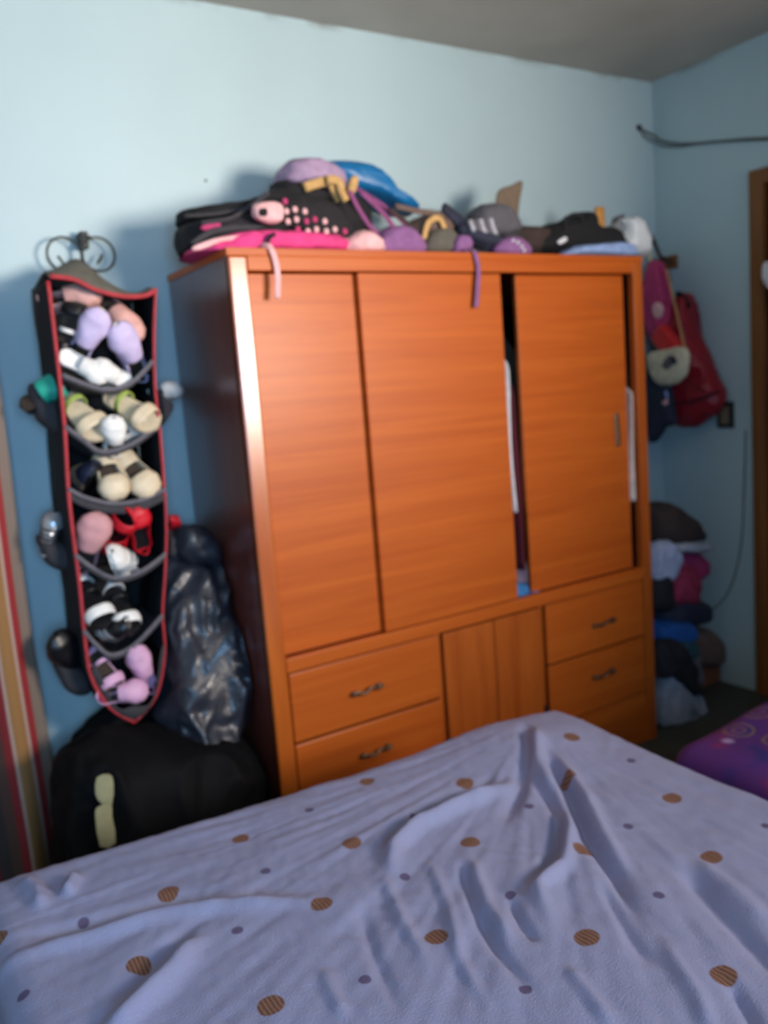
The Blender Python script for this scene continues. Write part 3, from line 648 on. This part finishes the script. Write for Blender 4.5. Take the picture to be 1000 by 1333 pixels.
# tier 2
shoe('sandal', 'beige sandal with lime strap at the left of the second pocket', 107, 538, -.27, -62, 40, .20, .095, S_BEIGE, S_BEIGE, S_BEIGE, trim=S_GREEN, name='sandal', nv=(0, -1, .4))
shoe('sandal', 'beige sandal with lime strap at the right of the second pocket', 172, 531, -.27, -48, 40, .19, .095, S_BEIGE, S_BEIGE, S_BEIGE, trim=S_GREEN, name='sandal', nv=(0, -1, .4))
shoe('slipon', 'small white shoe standing in the middle of the second pocket', 147, 566, -.31, 95, 45, .12, .07, S_WHITE, nv=(0, -1, .4))
shoe('slipon', 'small white shoe behind the beige sandal at right of the second pocket', 176, 558, -.26, 25, 35, .12, .06, S_WHITE)
# tier 3
shoe('mary', 'cream ballet flat with dark opening, left one in the third pocket', 143, 618, -.27, -84, 30, .155, .088, S_BEIGE, nv=(0, -.9, .5))  # dark insole colour in both flats stands in for shade inside the toe
shoe('mary', 'cream ballet flat with dark opening, right one in the third pocket', 178, 616, -.27, -62, 30, .165, .092, S_BEIGE, nv=(0, -.9, .5))
shoe('sneaker', 'dark navy shoe in the shade at the left of the third pocket', 112, 625, -.22, 80, 55, .18, .075, S_NAVY, S_BLK, trim=S_TANI)
# tier 4
shoe('slipon', 'dusty pink shoe leaning left in the fourth pocket', 117, 706, -.28, 72, 30, .19, .095, S_ROSE, nv=(0, -1, .2))
shoe('sandal', 'bright red strap sandal, left one of the pair in the fourth pocket', 155, 690, -.26, 80, 45, .17, .085, S_RED, S_RED, S_BLK, name='sandal')
shoe('flat', 'bright red shoe, right one of the pair in the fourth pocket', 183, 690, -.27, 100, 30, .16, .075, S_RED, S_RED, S_BLK, nv=(0, -1, .2))
shoe('sneaker', 'white and silver shoe at the front of the fourth pocket', 155, 733, -.31, 115, 45, .15, .075, S_WHITE, trim=S_SILV)
# tier 5
shoe('sandal', 'black sandal with a wide white strap, left one in the fifth pocket', 122, 785, -.28, -75, 45, .17, .085, S_WHITE, S_BLK, S_BLK, name='sandal', trim=S_BLK)
shoe('sandal', 'black sandal with a wide white strap and buckle, right one in the fifth pocket', 158, 793, -.29, -85, 45, .17, .085, S_WHITE, S_BLK, S_BLK, name='sandal', trim=S_BLK)
shoe('sneaker', 'black shoe with silver buckle at the front of the fifth pocket', 147, 822, -.29, 60, 50, .15, .075, S_BLK, S_BLK, trim=S_SILV)
# tier 6
shoe('sandal', 'pale pink sandal with straps at the left of the lowest pocket', 137, 873, -.28, -70, 30, .15, .075, S_PLIL, S_PLIL, S_INS, name='sandal')
shoe('slipon', 'pale pink shoe standing upright at the right of the lowest pocket', 185, 870, -.29, 105, 20, .16, .07, S_PLIL, insole=S_PLIL, nv=(0, -1, .1))
shoe('slipon', 'pink and magenta shoe lying at the bottom of the lowest pocket', 160, 902, -.31, 0, 20, .14, .07, S_PLIL, S_MAG, nv=(0, -1, .3))
# side pockets
shoe('slide', 'teal foam slipper in the upper left side pocket of the organizer', 56, 512, -.22, 28, 20, .15, .08, S_TEAL, S_BLK, name='slipper')
shoe('sneaker', 'silver and black shoe in the middle left side pocket of the organizer', 66, 692, -.20, 75, 20, .12, .06, S_SILV, S_BLK, trim=S_BLK)
shoe('slipon', 'black shoe with silver edge in the lower left side pocket of the organizer', 88, 858, -.20, 105, 30, .22, .095, S_BLK, S_BLK, trim=S_SILV)
shoe('slipon', 'white shoe poking out of the upper right side pocket of the organizer', 216, 511, -.19, 15, 15, .10, .05, S_WHITE)
shoe('slide', 'red slipper tip poking out of the lower right side pocket of the organizer', 222, 682, -.19, 8, 10, .07, .035, S_RED, name='slipper')
root_at(org)
# ---------------------------------------------------------------- black sacks
sk = thing('large_black_sack', 'large matt black sack on the floor between curtain and wardrobe', 'sack')
bigo = [(84, 1000), (112, 968), (160, 955), (205, 955), (255, 958), (305, 965), (330, 1005), (340, 1070), (335, 1150), (320, 1230), (220, 1260), (110, 1240), (84, 1140), (76, 1060)]
obj('body', puff(bigo, .17, plane=('Y', -.38), nz=.02, ns=5, rings=24, per=10, zmin=0, seed=2, power=.45, crease=.045, cs=5, xmax=-.006), M_BAG2, sk, True)
obj('neck', puff([(84, 1000), (92, 962), (118, 932), (160, 912), (215, 915), (262, 930), (290, 960), (270, 1010), (150, 1020)], .055, plane=('Y', -.12), nz=.014, ns=9, rings=10, seed=4), M_BAG2, sk, True)
M_TAPE = mat('yellowed_tape', (150, 146, 110), .85)
for pts in ([(126, 1012), (142, 1008), (148, 1018), (146, 1048), (132, 1046), (124, 1034)], [(128, 1050), (145, 1046), (146, 1062), (150, 1098), (130, 1102), (124, 1062)]):
    obj('tape_label', puff(pts, .002, plane=('Y', -.572), nz=.002, rings=3, per=2, power=.15), M_TAPE, sk, True)
root_at(sk)
pb = thing('shiny_plastic_bag', 'shiny dark plastic bag slumped on the black sack beside the wardrobe', 'bag')
obj('body', puff([(218, 768), (236, 724), (270, 725), (305, 748), (302, 775), (320, 830), (316, 880), (300, 930), (268, 980), (235, 985), (214, 960), (214, 910), (220, 840)], .09, plane=('Y', -.25), lean=-.24, nz=.030, ns=9, rings=30, per=14, seed=7, power=.5, crease=.055, cs=8, cd=(1, 1, .55), xmax=-.008), M_BAG, pb, True)
obj('top_knot', puff([(228, 720), (232, 690), (250, 683), (275, 700), (288, 725), (262, 735)], .05, plane=('Y', -.22), nz=.014, ns=16, rings=9, seed=3, crease=.02, cs=18, xmax=-.008), M_BAG, pb, True)
root_at(pb)
# ---------------------------------------------------------------- heap on top of the wardrobe
ZT = 1.9005
def top(name, label, cat, out, thick, m, Y, **k):
    k.setdefault('crease', .012); k.setdefault('power', .42); k.setdefault('cs', 24); k.setdefault('cd', (1, 1, 1)); k.setdefault('per', 8); k.setdefault('rings', 12); k.setdefault('seed', len(name)); return soft(name, label, cat, out, thick, m, plane=('Y', Y), zmin=ZT, **k)
def bag(name, label, out, thick, m, Y, straps=(), extra=(), cat='bag', ax='Y', zmin=ZT, **k):
    k.setdefault('crease', .013); k.setdefault('cs', 20); k.setdefault('power', .45); k.setdefault('cd', (1, 1, 1)); k.setdefault('per', 8); k.setdefault('rings', 13); k.setdefault('seed', len(name))
    t = thing(name, label, cat)
    obj('body', puff(out, thick, plane=(ax, Y), zmin=zmin, **k), m, t, True)
    n = (0, -1, 0) if ax == 'Y' else (-1, 0, 0)
    for pts, w_, mm, yy in straps: obj('strap', strap([U(x, y, **{ax: yy}) for x, y in pts], w_, .005, n), mm, t, True)
    for nm, pts, th, mm, yy in extra: obj(nm, puff(pts, th, plane=(ax, yy), nz=.001, rings=4, per=4, power=.35), mm, t, True)
    root_at(t); return t
bag('pink_bag', 'hot pink bag lying at the bottom left of the heap on the wardrobe', [(240, 343), (252, 322), (285, 309), (340, 306), (395, 308), (440, 316), (450, 332), (400, 336), (320, 336), (270, 342)], .13, F_PINK, -.36,
    straps=[([(352, 330), (348, 318), (352, 308), (358, 305)], .012, F_BLACK, -.51)], extra=[('trim', [(252, 320), (290, 308), (345, 306), (344, 311), (292, 314), (256, 326)], .006, F_LPINK, -.475)])
s_ = tag(obj('pink_strap', strap([(U(340, 320, Y=-.50)), U(352, 322, Y=-.530), U(360, 345, Y=-.535), U(362, 368, Y=-.535), U(361, 388, Y=-.535)], .018, .003), F_LPINK, smooth=True), 'pale pink strap hanging over the wardrobe\'s top left edge', 'strap')
bag('black_shoulder_bag', 'black bag lying on the pink bag at the left of the heap', [(236, 330), (236, 300), (262, 290), (320, 284), (380, 286), (420, 300), (440, 320), (400, 318), (320, 310), (262, 322)], .13, F_BLACK2, -.30, straps=[([(250, 318), (280, 300), (330, 296), (372, 304), (404, 318)], .016, F_CHAR, -.44), ([(300, 312), (340, 300), (380, 292), (410, 300)], .012, F_BLACK, -.45), ([(350, 250), (330, 266), (300, 284), (262, 290)], .012, F_CHAR, -.43)],
    extra=[('pink_trim', [(262, 294), (284, 289), (286, 296), (266, 300)], .006, F_ROSE, -.425)])
bag('flat_black_bag', 'flat black bag sticking out leftmost, highest black layer of the heap', [(237, 292), (237, 277), (275, 272), (330, 262), (352, 250), (400, 262), (395, 285), (330, 288), (280, 292)], .10, F_BLACK, -.28,
    straps=[([(240, 281), (290, 277), (340, 266), (370, 262)], .010, F_CHAR, -.39)], ns=20)
q = bag('polka_dot_bag', 'black bag with pink polka dots lying aslant in the heap\'s middle', [(352, 268), (375, 258), (420, 262), (448, 285), (458, 312), (440, 324), (405, 312), (372, 295)], .05, F_BLACK2, -.40)
random.seed(3)
k = 0
for r_ in range(4):
    for c_ in range(7):
        x = 371+c_*13+r_*2; y = 262+c_*6.5+r_*13+(c_ % 2)*4
        if y > 318 or x > 456 or y-262 > .5*(x-371)+32: continue
        p = U(x, y, Y=-.455)-q.location; k += 1
        d = bmesh.new(); bmesh.ops.create_uvsphere(d, u_segments=8, v_segments=6, radius=.0095); bmesh.ops.scale(d, vec=(1, .5, 1), verts=d.verts)
        obj('dot', d, F_LPINK if (r_+c_) % 3 else F_ROSE, q, True, p)
bag('pink_patch_purse', 'small pale pink purse with a black square in front of the black bags', [(330, 268), (346, 263), (366, 268), (367, 286), (350, 291), (331, 284)], .022, F_LPINK, -.47, power=.3, crease=.004, extra=[('patch', [(338, 272), (347, 272), (347, 281), (338, 281)], .006, F_BLACK, -.49)], cat='purse')
top('black_scarf', 'rumpled black scarf between the polka dot bag and the blue bag', 'scarf', [(350, 262), (362, 240), (400, 245), (450, 255), (470, 275), (480, 300), (450, 310), (420, 270), (380, 262)], .08, F_BLACK2, -.27, nz=.012, ns=22)
top('lilac_knit_hat', 'lilac knitted hat at the very top of the heap', 'hat', [(364, 240), (366, 220), (385, 210), (415, 213), (440, 228), (445, 245), (420, 250), (385, 248)], .08, F_LILAC, -.24, nz=.008, ns=30, pleat=.002)
bag('blue_vinyl_bag', 'glossy blue bag behind the lilac hat on the heap', [(405, 222), (430, 213), (465, 218), (490, 232), (508, 255), (538, 276), (520, 280), (480, 262), (440, 250)], .10, F_BLUE, -.17, nz=.003)
t = thing('tan_scrunchie', 'tan gathered cloth band under the blue bag near the heap\'s top', 'band')
obj('band', strap([U(x, y, Y=-.36) for x, y in ((396, 244), (415, 238), (428, 236), (436, 250), (442, 262))], .03, .02), F_TAN, t, True)
obj('band', strap([U(x, y, Y=-.38) for x, y in ((425, 234), (440, 236), (444, 250), (450, 262))], .028, .02), F_TAN, t, True)
obj('knot', puff([(452, 250), (456, 232), (465, 230), (464, 244), (458, 256)], .012, plane=('Y', -.38), nz=.003), F_TAN, t, True); root_at(t)
bag('purple_handbag', 'purple handbag with two mauve handles drooping from the heap\'s middle', [(474, 330), (484, 312), (508, 296), (535, 300), (552, 325), (530, 334), (490, 334)], .05, F_PURP, -.40,
    straps=[([(455, 248), (466, 270), (480, 292), (492, 305)], .016, F_MAUVE, -.44), ([(470, 250), (490, 268), (505, 285), (515, 300)], .018, F_MAUVE, -.43), ([(462, 244), (500, 268), (525, 290), (540, 310)], .013, F_MAUVE, -.36)], cat='handbag')
top('floral_pink_cloth', 'crumpled white and pink cloth left of the purple handbag', 'cloth', [(446, 326), (452, 310), (468, 304), (488, 310), (496, 326), (470, 332)], .05, F_LPINK, -.44, nz=.008, ns=34)
bag('brown_shoulder_bag', 'brown shoulder bag right of the purple handbag on the heap', [(520, 330), (524, 300), (545, 285), (560, 278), (585, 282), (592, 300), (590, 330)], .07, F_BROWN, -.33,
    straps=[([(508, 272), (530, 290), (548, 310), (560, 326)], .016, F_DBROWN, -.41), ([(515, 268), (545, 275), (575, 280), (588, 295)], .018, F_BROWN, -.40), ([(552, 312), (558, 290), (572, 284), (580, 300)], .02, F_TAN, -.42)])
top('grey_pouch', 'small grey-brown pouch in front of the brown shoulder bag', 'pouch', [(555, 328), (558, 306), (572, 298), (590, 304), (594, 328)], .035, F_GREYB, -.42)
t = thing('dark_slipper', 'dark navy slipper leaning aslant left of the grey cap', 'slipper')
obj('sole', strap([U(x, y, Y=-.40) for x, y in ((577, 269), (595, 285), (618, 303), (645, 328))], .055, .018, (0, -1, .6), wf=lambda s: .65+.45*math.sin(math.pi*min(1, s*1.1))), F_NAVY, t, True)
obj('strap', puff([(598, 292), (615, 300), (640, 312), (636, 326), (612, 318), (596, 304)], .035, plane=('Y', -.42), nz=.003), F_NAVY, t, True); root_at(t)
bag('peaked_cap', 'grey cap in front of the brown board on the wardrobe', [(616, 300), (615, 276), (632, 267), (652, 270), (664, 285), (670, 305), (645, 315)], .07, fab('mid_grey_fabric', (92, 90, 96)), -.34, cat='cap', extra=[('brim', [(650, 290), (668, 296), (676, 312), (662, 318), (648, 305)], .03, F_CHAR, -.38)])
st = thing('striped_slipper', 'slipper with white and grey stripes in front of the grey cap', 'slipper')
for i in range(5):
    x = 612+i*6.6; obj('stripe', strap([U(x, 287-i*.6, Y=-.455), U(x+3, 296, Y=-.46), U(x+7, 305, Y=-.455)], .0155, .014), fab('pale_stripe', (186, 184, 190)) if i % 2 == 0 else F_GREY, st, True)
obj('sole', puff([(606, 296), (622, 302), (648, 308), (655, 318), (630, 320), (608, 308)], .03, plane=('Y', -.44), nz=.002), F_NAVY, st, True); root_at(st)
bag('magenta_beaded_purse', 'small magenta purse with white beads at the wardrobe\'s front top edge', [(645, 330), (648, 314), (665, 309), (682, 316), (686, 332)], .035, F_PURP, -.45, cat='purse')
q = bpy.data.objects['magenta_beaded_purse']
for x, y in ((668, 313), (674, 316), (679, 321), (682, 326)):
    d = bmesh.new(); bmesh.ops.create_uvsphere(d, u_segments=8, v_segments=6, radius=.006); obj('bead', d, F_WHITE, q, True, U(x, y, Y=-.49)-q.location)
top('purple_cloth', 'small purple cloth below the navy slipper on the wardrobe edge', 'cloth', [(588, 322), (592, 308), (604, 306), (612, 318), (606, 330), (592, 330)], .03, F_PURP, -.45)
s_ = tag(obj('purple_strap', strap([U(611, 324, Y=-.50), U(618, 328, Y=-.530), U(623, 350, Y=-.536), U(622, 375, Y=-.536), U(620, 400, Y=-.536)], .017, .003), F_PURP, smooth=True), 'thin purple strap hanging down over the middle sliding door', 'strap')
# brown board standing upright
bd = [(645, 300), (646, 262), (650, 247), (666, 241), (680, 236), (676, 262), (670, 300)]
tag(obj('brown_board', puff(bd, .008, plane=('Y', -.27), nz=.001, rings=3, per=3, power=.15, zmin=ZT), mat('brown_cardboard', (122, 104, 86), .85, .08), smooth=True), 'upright brown cardboard flap sticking up above the heap', 'cardboard')
top('dark_brown_bag', 'low dark brown bag between brown board and black bag', 'bag', [(660, 330), (664, 300), (690, 298), (712, 308), (735, 330)], .08, F_DBROWN, -.34)
bag('black_duffel', 'black bag with a small white mark at the right of the wardrobe top', [(694, 330), (698, 303), (712, 294), (734, 290), (745, 280), (758, 281), (764, 300), (790, 302), (802, 314), (800, 332)], .09, F_BLACK, -.36,
    straps=[([(735, 300), (740, 282), (756, 280), (762, 300)], .012, F_BLACK2, -.45)], extra=[('mark', [(726, 314), (736, 308), (738, 313), (729, 318)], .004, F_WHITE, -.452)])
M_BRUSH = mat('light_wooden_block', (206, 142, 60), .5)
t = thing('wooden_brush', 'orange-tan wooden brush standing behind the black bag', 'brush')
obj('handle', strap([U(781, 310, Y=-.30), U(781, 290, Y=-.30), U(780, 270, Y=-.30)], .045, .02, sm=3), M_BRUSH, t, True)
obj('bristles', strap([U(781, 326, Y=-.30), U(781, 312, Y=-.30)], .05, .03, sm=1), F_CHAR, t, True); root_at(t)
top('small_tan_pouch', 'small tan pouch next to the white plastic bag', 'pouch', [(788, 318), (790, 303), (800, 298), (808, 306), (806, 318)], .025, M_BRUSH, -.40)
t = thing('grey_spray_bottle', 'small grey bottle top left of the white plastic bag', 'bottle')
obj('body', puff([(792, 325), (792, 296), (806, 294), (812, 325)], .03, plane=('Y', -.28), nz=.0, zmin=ZT), F_GREY, t, True)
obj('nozzle', strap([U(800, 296, Y=-.28), U(801, 286, Y=-.28), U(812, 282, Y=-.28)], .02, .015), F_GREY, t, True); root_at(t)
top('white_plastic_bag', 'crumpled white plastic bag at the wardrobe\'s top right corner', 'bag', [(806, 330), (808, 300), (806, 288), (820, 284), (832, 296), (838, 318), (837, 333)], .06, mat('white_thin_plastic', (216, 222, 224), .35, .05, 20, .6, 30), -.36, nz=.008, ns=26)
top('folded_blue_towel', 'folded light blue cloth at the front right edge of the wardrobe top', 'towel', [(738, 332), (744, 323), (780, 318), (815, 318), (822, 326), (820, 334)], .05, F_LBLUE, -.44)
# ---------------------------------------------------------------- bags hung on the right wall
XW = XR
hb = thing('peg_rail', 'short wooden peg rail on the right wall behind the hanging bags', 'hook rail')
p = U(862, 330, X=XW); y0, y1, z0 = -.12, -.02, U(858, 345, X=XW).z
obj('board', bx(XW-.016, XW, y0, y1, z0-.03, z0+.03, bev=.003), M_DOORF, hb)
for yy in (-.04, -.10): obj('peg', tube([(XW-.015, yy, z0), (XW-.06, yy, z0+.004), (XW-.08, yy, z0+.02)], .008, (0, 0, 1)), F_DBROWN, hb, True)
root_at(hb)
bag('pink_hanging_bag', 'pink bag hanging nearest the wardrobe on the right wall', [(846, 345), (862, 345), (872, 375), (872, 400), (866, 430), (848, 440), (838, 400)], .03, F_ROSE, 2.22, ax='X', zmin=None, seed=4,
    straps=[([(848, 306), (858, 330), (868, 352), (873, 368)], .02, F_DBROWN, 2.24), ([(843, 306), (846, 330), (848, 350)], .022, F_CREAM, 2.22), ([(862, 342), (868, 370), (872, 400)], .016, F_ROSE, 2.19)],
    extra=[('flower_patch', [(850, 398), (858, 393), (864, 402), (860, 414), (852, 412)], .008, F_LPINK, 2.185)])
bag('dark_red_handbag', 'large dark red leather handbag hanging on the right wall', [(866, 450), (872, 415), (882, 390), (899, 386), (904, 428), (918, 462), (930, 490), (941, 522), (924, 543), (900, 554), (876, 546), (868, 500)], .07, F_DRED, 2.285, ax='X', zmin=None, nz=.005, rings=12,
    straps=[([(876, 440), (872, 400), (868, 360), (865, 345)], .02, F_DRED, 2.24), ([(898, 400), (888, 385), (880, 383)], .026, F_BLACK2, 2.25)],
    extra=[('seam', [(877, 524), (905, 520), (936, 508), (937, 511), (906, 524), (878, 528)], .006, F_MAROON, 2.212), ('front_flap', [(895, 480), (912, 478), (918, 492), (908, 505), (894, 500)], .008, F_DRED, 2.212)], cat='handbag')
bag('bright_red_clutch', 'bright red clutch between the pink bag and the cream purse', [(852, 438), (862, 422), (876, 432), (888, 452), (880, 464), (862, 458)], .028, F_BRED, 2.17, ax='X', zmin=None)
bag('cream_purse', 'cream rounded purse with a grey flower hanging on a thin strap', [(845, 462), (870, 455), (893, 454), (896, 475), (888, 494), (870, 501), (855, 496), (848, 482)], .025, F_CREAM, 2.13, ax='X', zmin=None, nz=.002,
    straps=[([(868, 350), (876, 385), (884, 420), (892, 456)], .008, F_TAN, 2.14)],
    extra=[('flower', [(866, 468), (873, 462), (879, 468), (876, 478), (868, 482), (862, 476)], .006, F_GREY, 2.104), ('flower_centre', [(874, 464), (880, 466), (880, 474), (874, 473)], .006, F_CHAR, 2.099)], cat='purse')
bag('navy_hanging_bag', 'dark navy bag with blue and pink patches below the cream purse', [(844, 486), (864, 488), (874, 508), (876, 530), (880, 548), (866, 556), (852, 575), (844, 560)], .03, F_NAVY, 2.18, ax='X', zmin=None,
    extra=[('blue_patch', [(858, 502), (864, 500), (870, 516), (866, 522), (860, 514)], .006, F_LBLUE, 2.157), ('pink_patch', [(862, 520), (868, 518), (869, 526), (863, 528)], .006, F_LPINK, 2.155)])
# switch on the right wall
sw = thing('light_switch', 'small dark-framed light switch on the right wall by the red handbag', 'switch')
a = U(946, 540, X=XW)
obj('plate', bx(XW-.012, XW, a.y-.042, a.y+.042, a.z-.058, a.z+.058, bev=.004), mat('dark_switch_frame', (48, 46, 44), .5), sw)
obj('rocker', bx(XW-.02, XW-.011, a.y-.02, a.y+.02, a.z-.038, a.z+.038, bev=.003), mat('yellowed_switch_plastic', (140, 120, 96), .5), sw); root_at(sw)
# cables
M_CAB = mat('dark_cable_rubber', (96, 102, 98), .6)
t = thing('wall_cable', 'dark doubled cable strung from the wall corner along the right wall', 'cable')
nl = U(832, 166, Y=-.005)
def wl(x, y): p = U(x, y, X=XW); return (XW-.012, p.y, p.z)
obj('cable', tube([nl, U(842, 172, Y=-.012), (XW-.02, -.02, U(850, 178, X=XW).z)]+[wl(*q) for q in ((862, 183), (880, 187), (905, 187), (940, 184), (975, 181), (1003, 180), (1060, 178))], .0048), M_CAB, t, True)
obj('cable', tube([nl, U(840, 178, Y=-.012), (XW-.025, -.03, U(852, 186, X=XW).z)]+[wl(*q) for q in ((864, 190), (885, 191), (910, 188), (940, 185), (975, 183), (1003, 182), (1060, 180))], .0036), M_CAB, t, True)
nb = bmesh.new(); bmesh.ops.create_uvsphere(nb, u_segments=10, v_segments=8, radius=.013); obj('nail', nb, M_IRON, t, True, nl); root_at(t)
tag(obj('thin_wall_wire', tube([(XW-.006, U(x, y, X=XW).y, U(x, y, X=XW).z) for x, y in ((972, 560), (970, 640), (966, 710), (952, 765), (930, 792), (905, 805))], .003), M_CAB, smooth=True), 'thin dark wire curving down the right wall beside the door frame', 'wire')
nb = bmesh.new(); bmesh.ops.create_uvsphere(nb, u_segments=8, v_segments=6, radius=.004)
tag(obj('wall_nail', nb, M_IRON, smooth=True, loc=U(268, 235, Y=-.003)), 'tiny dark nail in the bare wall left above the heap', 'nail')
bag('white_cloth_on_door', 'white cloth hanging on the door at the right picture edge', [(996, 346), (1002, 340), (1020, 345), (1025, 372), (1012, 385), (1002, 375), (995, 360)], .03, F_WHITE, 2.30, ax='X', zmin=None, cat='cloth')
# ---------------------------------------------------------------- heap on the floor right of the wardrobe
F_TEAL = fab('dark_teal_fabric', (44, 78, 84)); F_MRED = fab('muted_red_fabric', (170, 50, 80))
def heap(name, label, cat, out, th, m, Y, **k):
    k.setdefault('crease', .028); k.setdefault('power', .45); k.setdefault('cs', 15); k.setdefault('per', 8); k.setdefault('rings', 13); k.setdefault('seed', len(name)); return soft(name, label, cat, out, th, m, plane=('Y', Y), zmin=k.pop('zmin', .001), **k)
heap('white_grain_sack', 'dull white sack standing on the floor at the bottom of the right heap', 'sack', [(846, 985), (846, 880), (862, 866), (884, 880), (902, 915), (902, 975), (880, 985)], .09, fab('dull_white_sack', (150, 156, 166)), -.40, nz=.014, ns=9)
t = thing('brown_carton', 'brown carton standing on the floor behind the white sack', 'box')
a = U(896, 850, Y=-.22); b = U(929, 850, Y=-.22)
obj('carton_body', bx(a.x-.05, b.x, -.30, -.10, 0, U(915, 836, Y=-.22).z, bev=.003), mat('brown_carton_board', (140, 84, 56), .8), t); zz = U(915, 836, Y=-.22).z
obj('flap', bx(a.x-.05, b.x, -.315, -.30, zz-.08, zz+.004, bev=.002), mat('brown_carton_flap', (128, 92, 76), .8), t); root_at(t)
heap('dark_trousers', 'dark folded trousers hanging over the white sack', 'trousers', [(850, 880), (852, 842), (872, 835), (890, 850), (902, 880), (908, 910), (896, 906), (876, 885), (862, 868)], .05, F_BLACK2, -.46, zmin=.1, nz=.01)
heap('grey_blue_cloth', 'grey-blue cloth strip between the dark trousers and the carton', 'cloth', [(880, 850), (892, 842), (905, 850), (908, 890), (898, 895), (886, 880)], .04, F_GREY, -.40, zmin=.1)
heap('brown_bag', 'dim brown bag lying above the carton in the right heap', 'bag', [(888, 850), (890, 822), (912, 818), (929, 832), (930, 862), (905, 866)], .07, F_BROWN, -.28, zmin=.1)
heap('teal_bag', 'dark teal bag below the blue bag in the right heap', 'bag', [(852, 848), (856, 834), (878, 830), (898, 836), (900, 852), (872, 858)], .06, F_TEAL, -.38, zmin=.1)
heap('blue_bag', 'saturated blue bag in the middle of the right heap', 'bag', [(848, 836), (850, 812), (872, 806), (892, 812), (896, 828), (875, 838)], .07, fab('saturated_blue_fabric', (32, 90, 160)), -.36, zmin=.1)
heap('navy_folded_clothes', 'dark navy folded clothes under the pink and red cloth', 'clothes', [(848, 808), (850, 782), (880, 778), (908, 784), (910, 806), (880, 812)], .09, F_NAVY, -.30, zmin=.1)
heap('red_pink_cloth', 'pinkish red cloth in the upper part of the right heap', 'cloth', [(864, 782), (868, 752), (880, 738), (898, 740), (902, 765), (896, 786)], .06, F_MRED, -.34, zmin=.1, nz=.01, ns=24)
heap('white_patterned_bag', 'white bag with grey patches next to the wardrobe in the right heap', 'bag', [(846, 752), (848, 716), (866, 706), (880, 722), (876, 745), (862, 758)], .05, fab('cool_white_fabric', (170, 180, 206)), -.42, zmin=.1, nz=.01)
heap('plum_cloth', 'dim plum cloth behind the white bag in the right heap', 'cloth', [(860, 740), (866, 716), (892, 714), (908, 730), (906, 752), (880, 756)], .08, F_ROSE, -.28, zmin=.1, nz=.01)
heap('black_folded_cloth', 'black cloth layer showing between white bag and blue bag', 'cloth', [(846, 790), (847, 755), (866, 748), (870, 775), (868, 792)], .05, F_BLACK2, -.43, zmin=.1)
heap('pale_folded_towel', 'thin pale towel lying under the dark brown bag of the right heap', 'towel', [(848, 716), (852, 706), (880, 702), (905, 704), (911, 711), (890, 718)], .10, fab('pale_grey_fabric', (176, 180, 190)), -.33, zmin=.1)
heap('dark_brown_heap_bag', 'dark brown bag on top of the heap right of the wardrobe', 'bag', [(846, 706), (848, 664), (864, 656), (880, 668), (896, 682), (905, 700), (880, 708)], .09, F_DBROWN, -.32, zmin=.1, nz=.012)
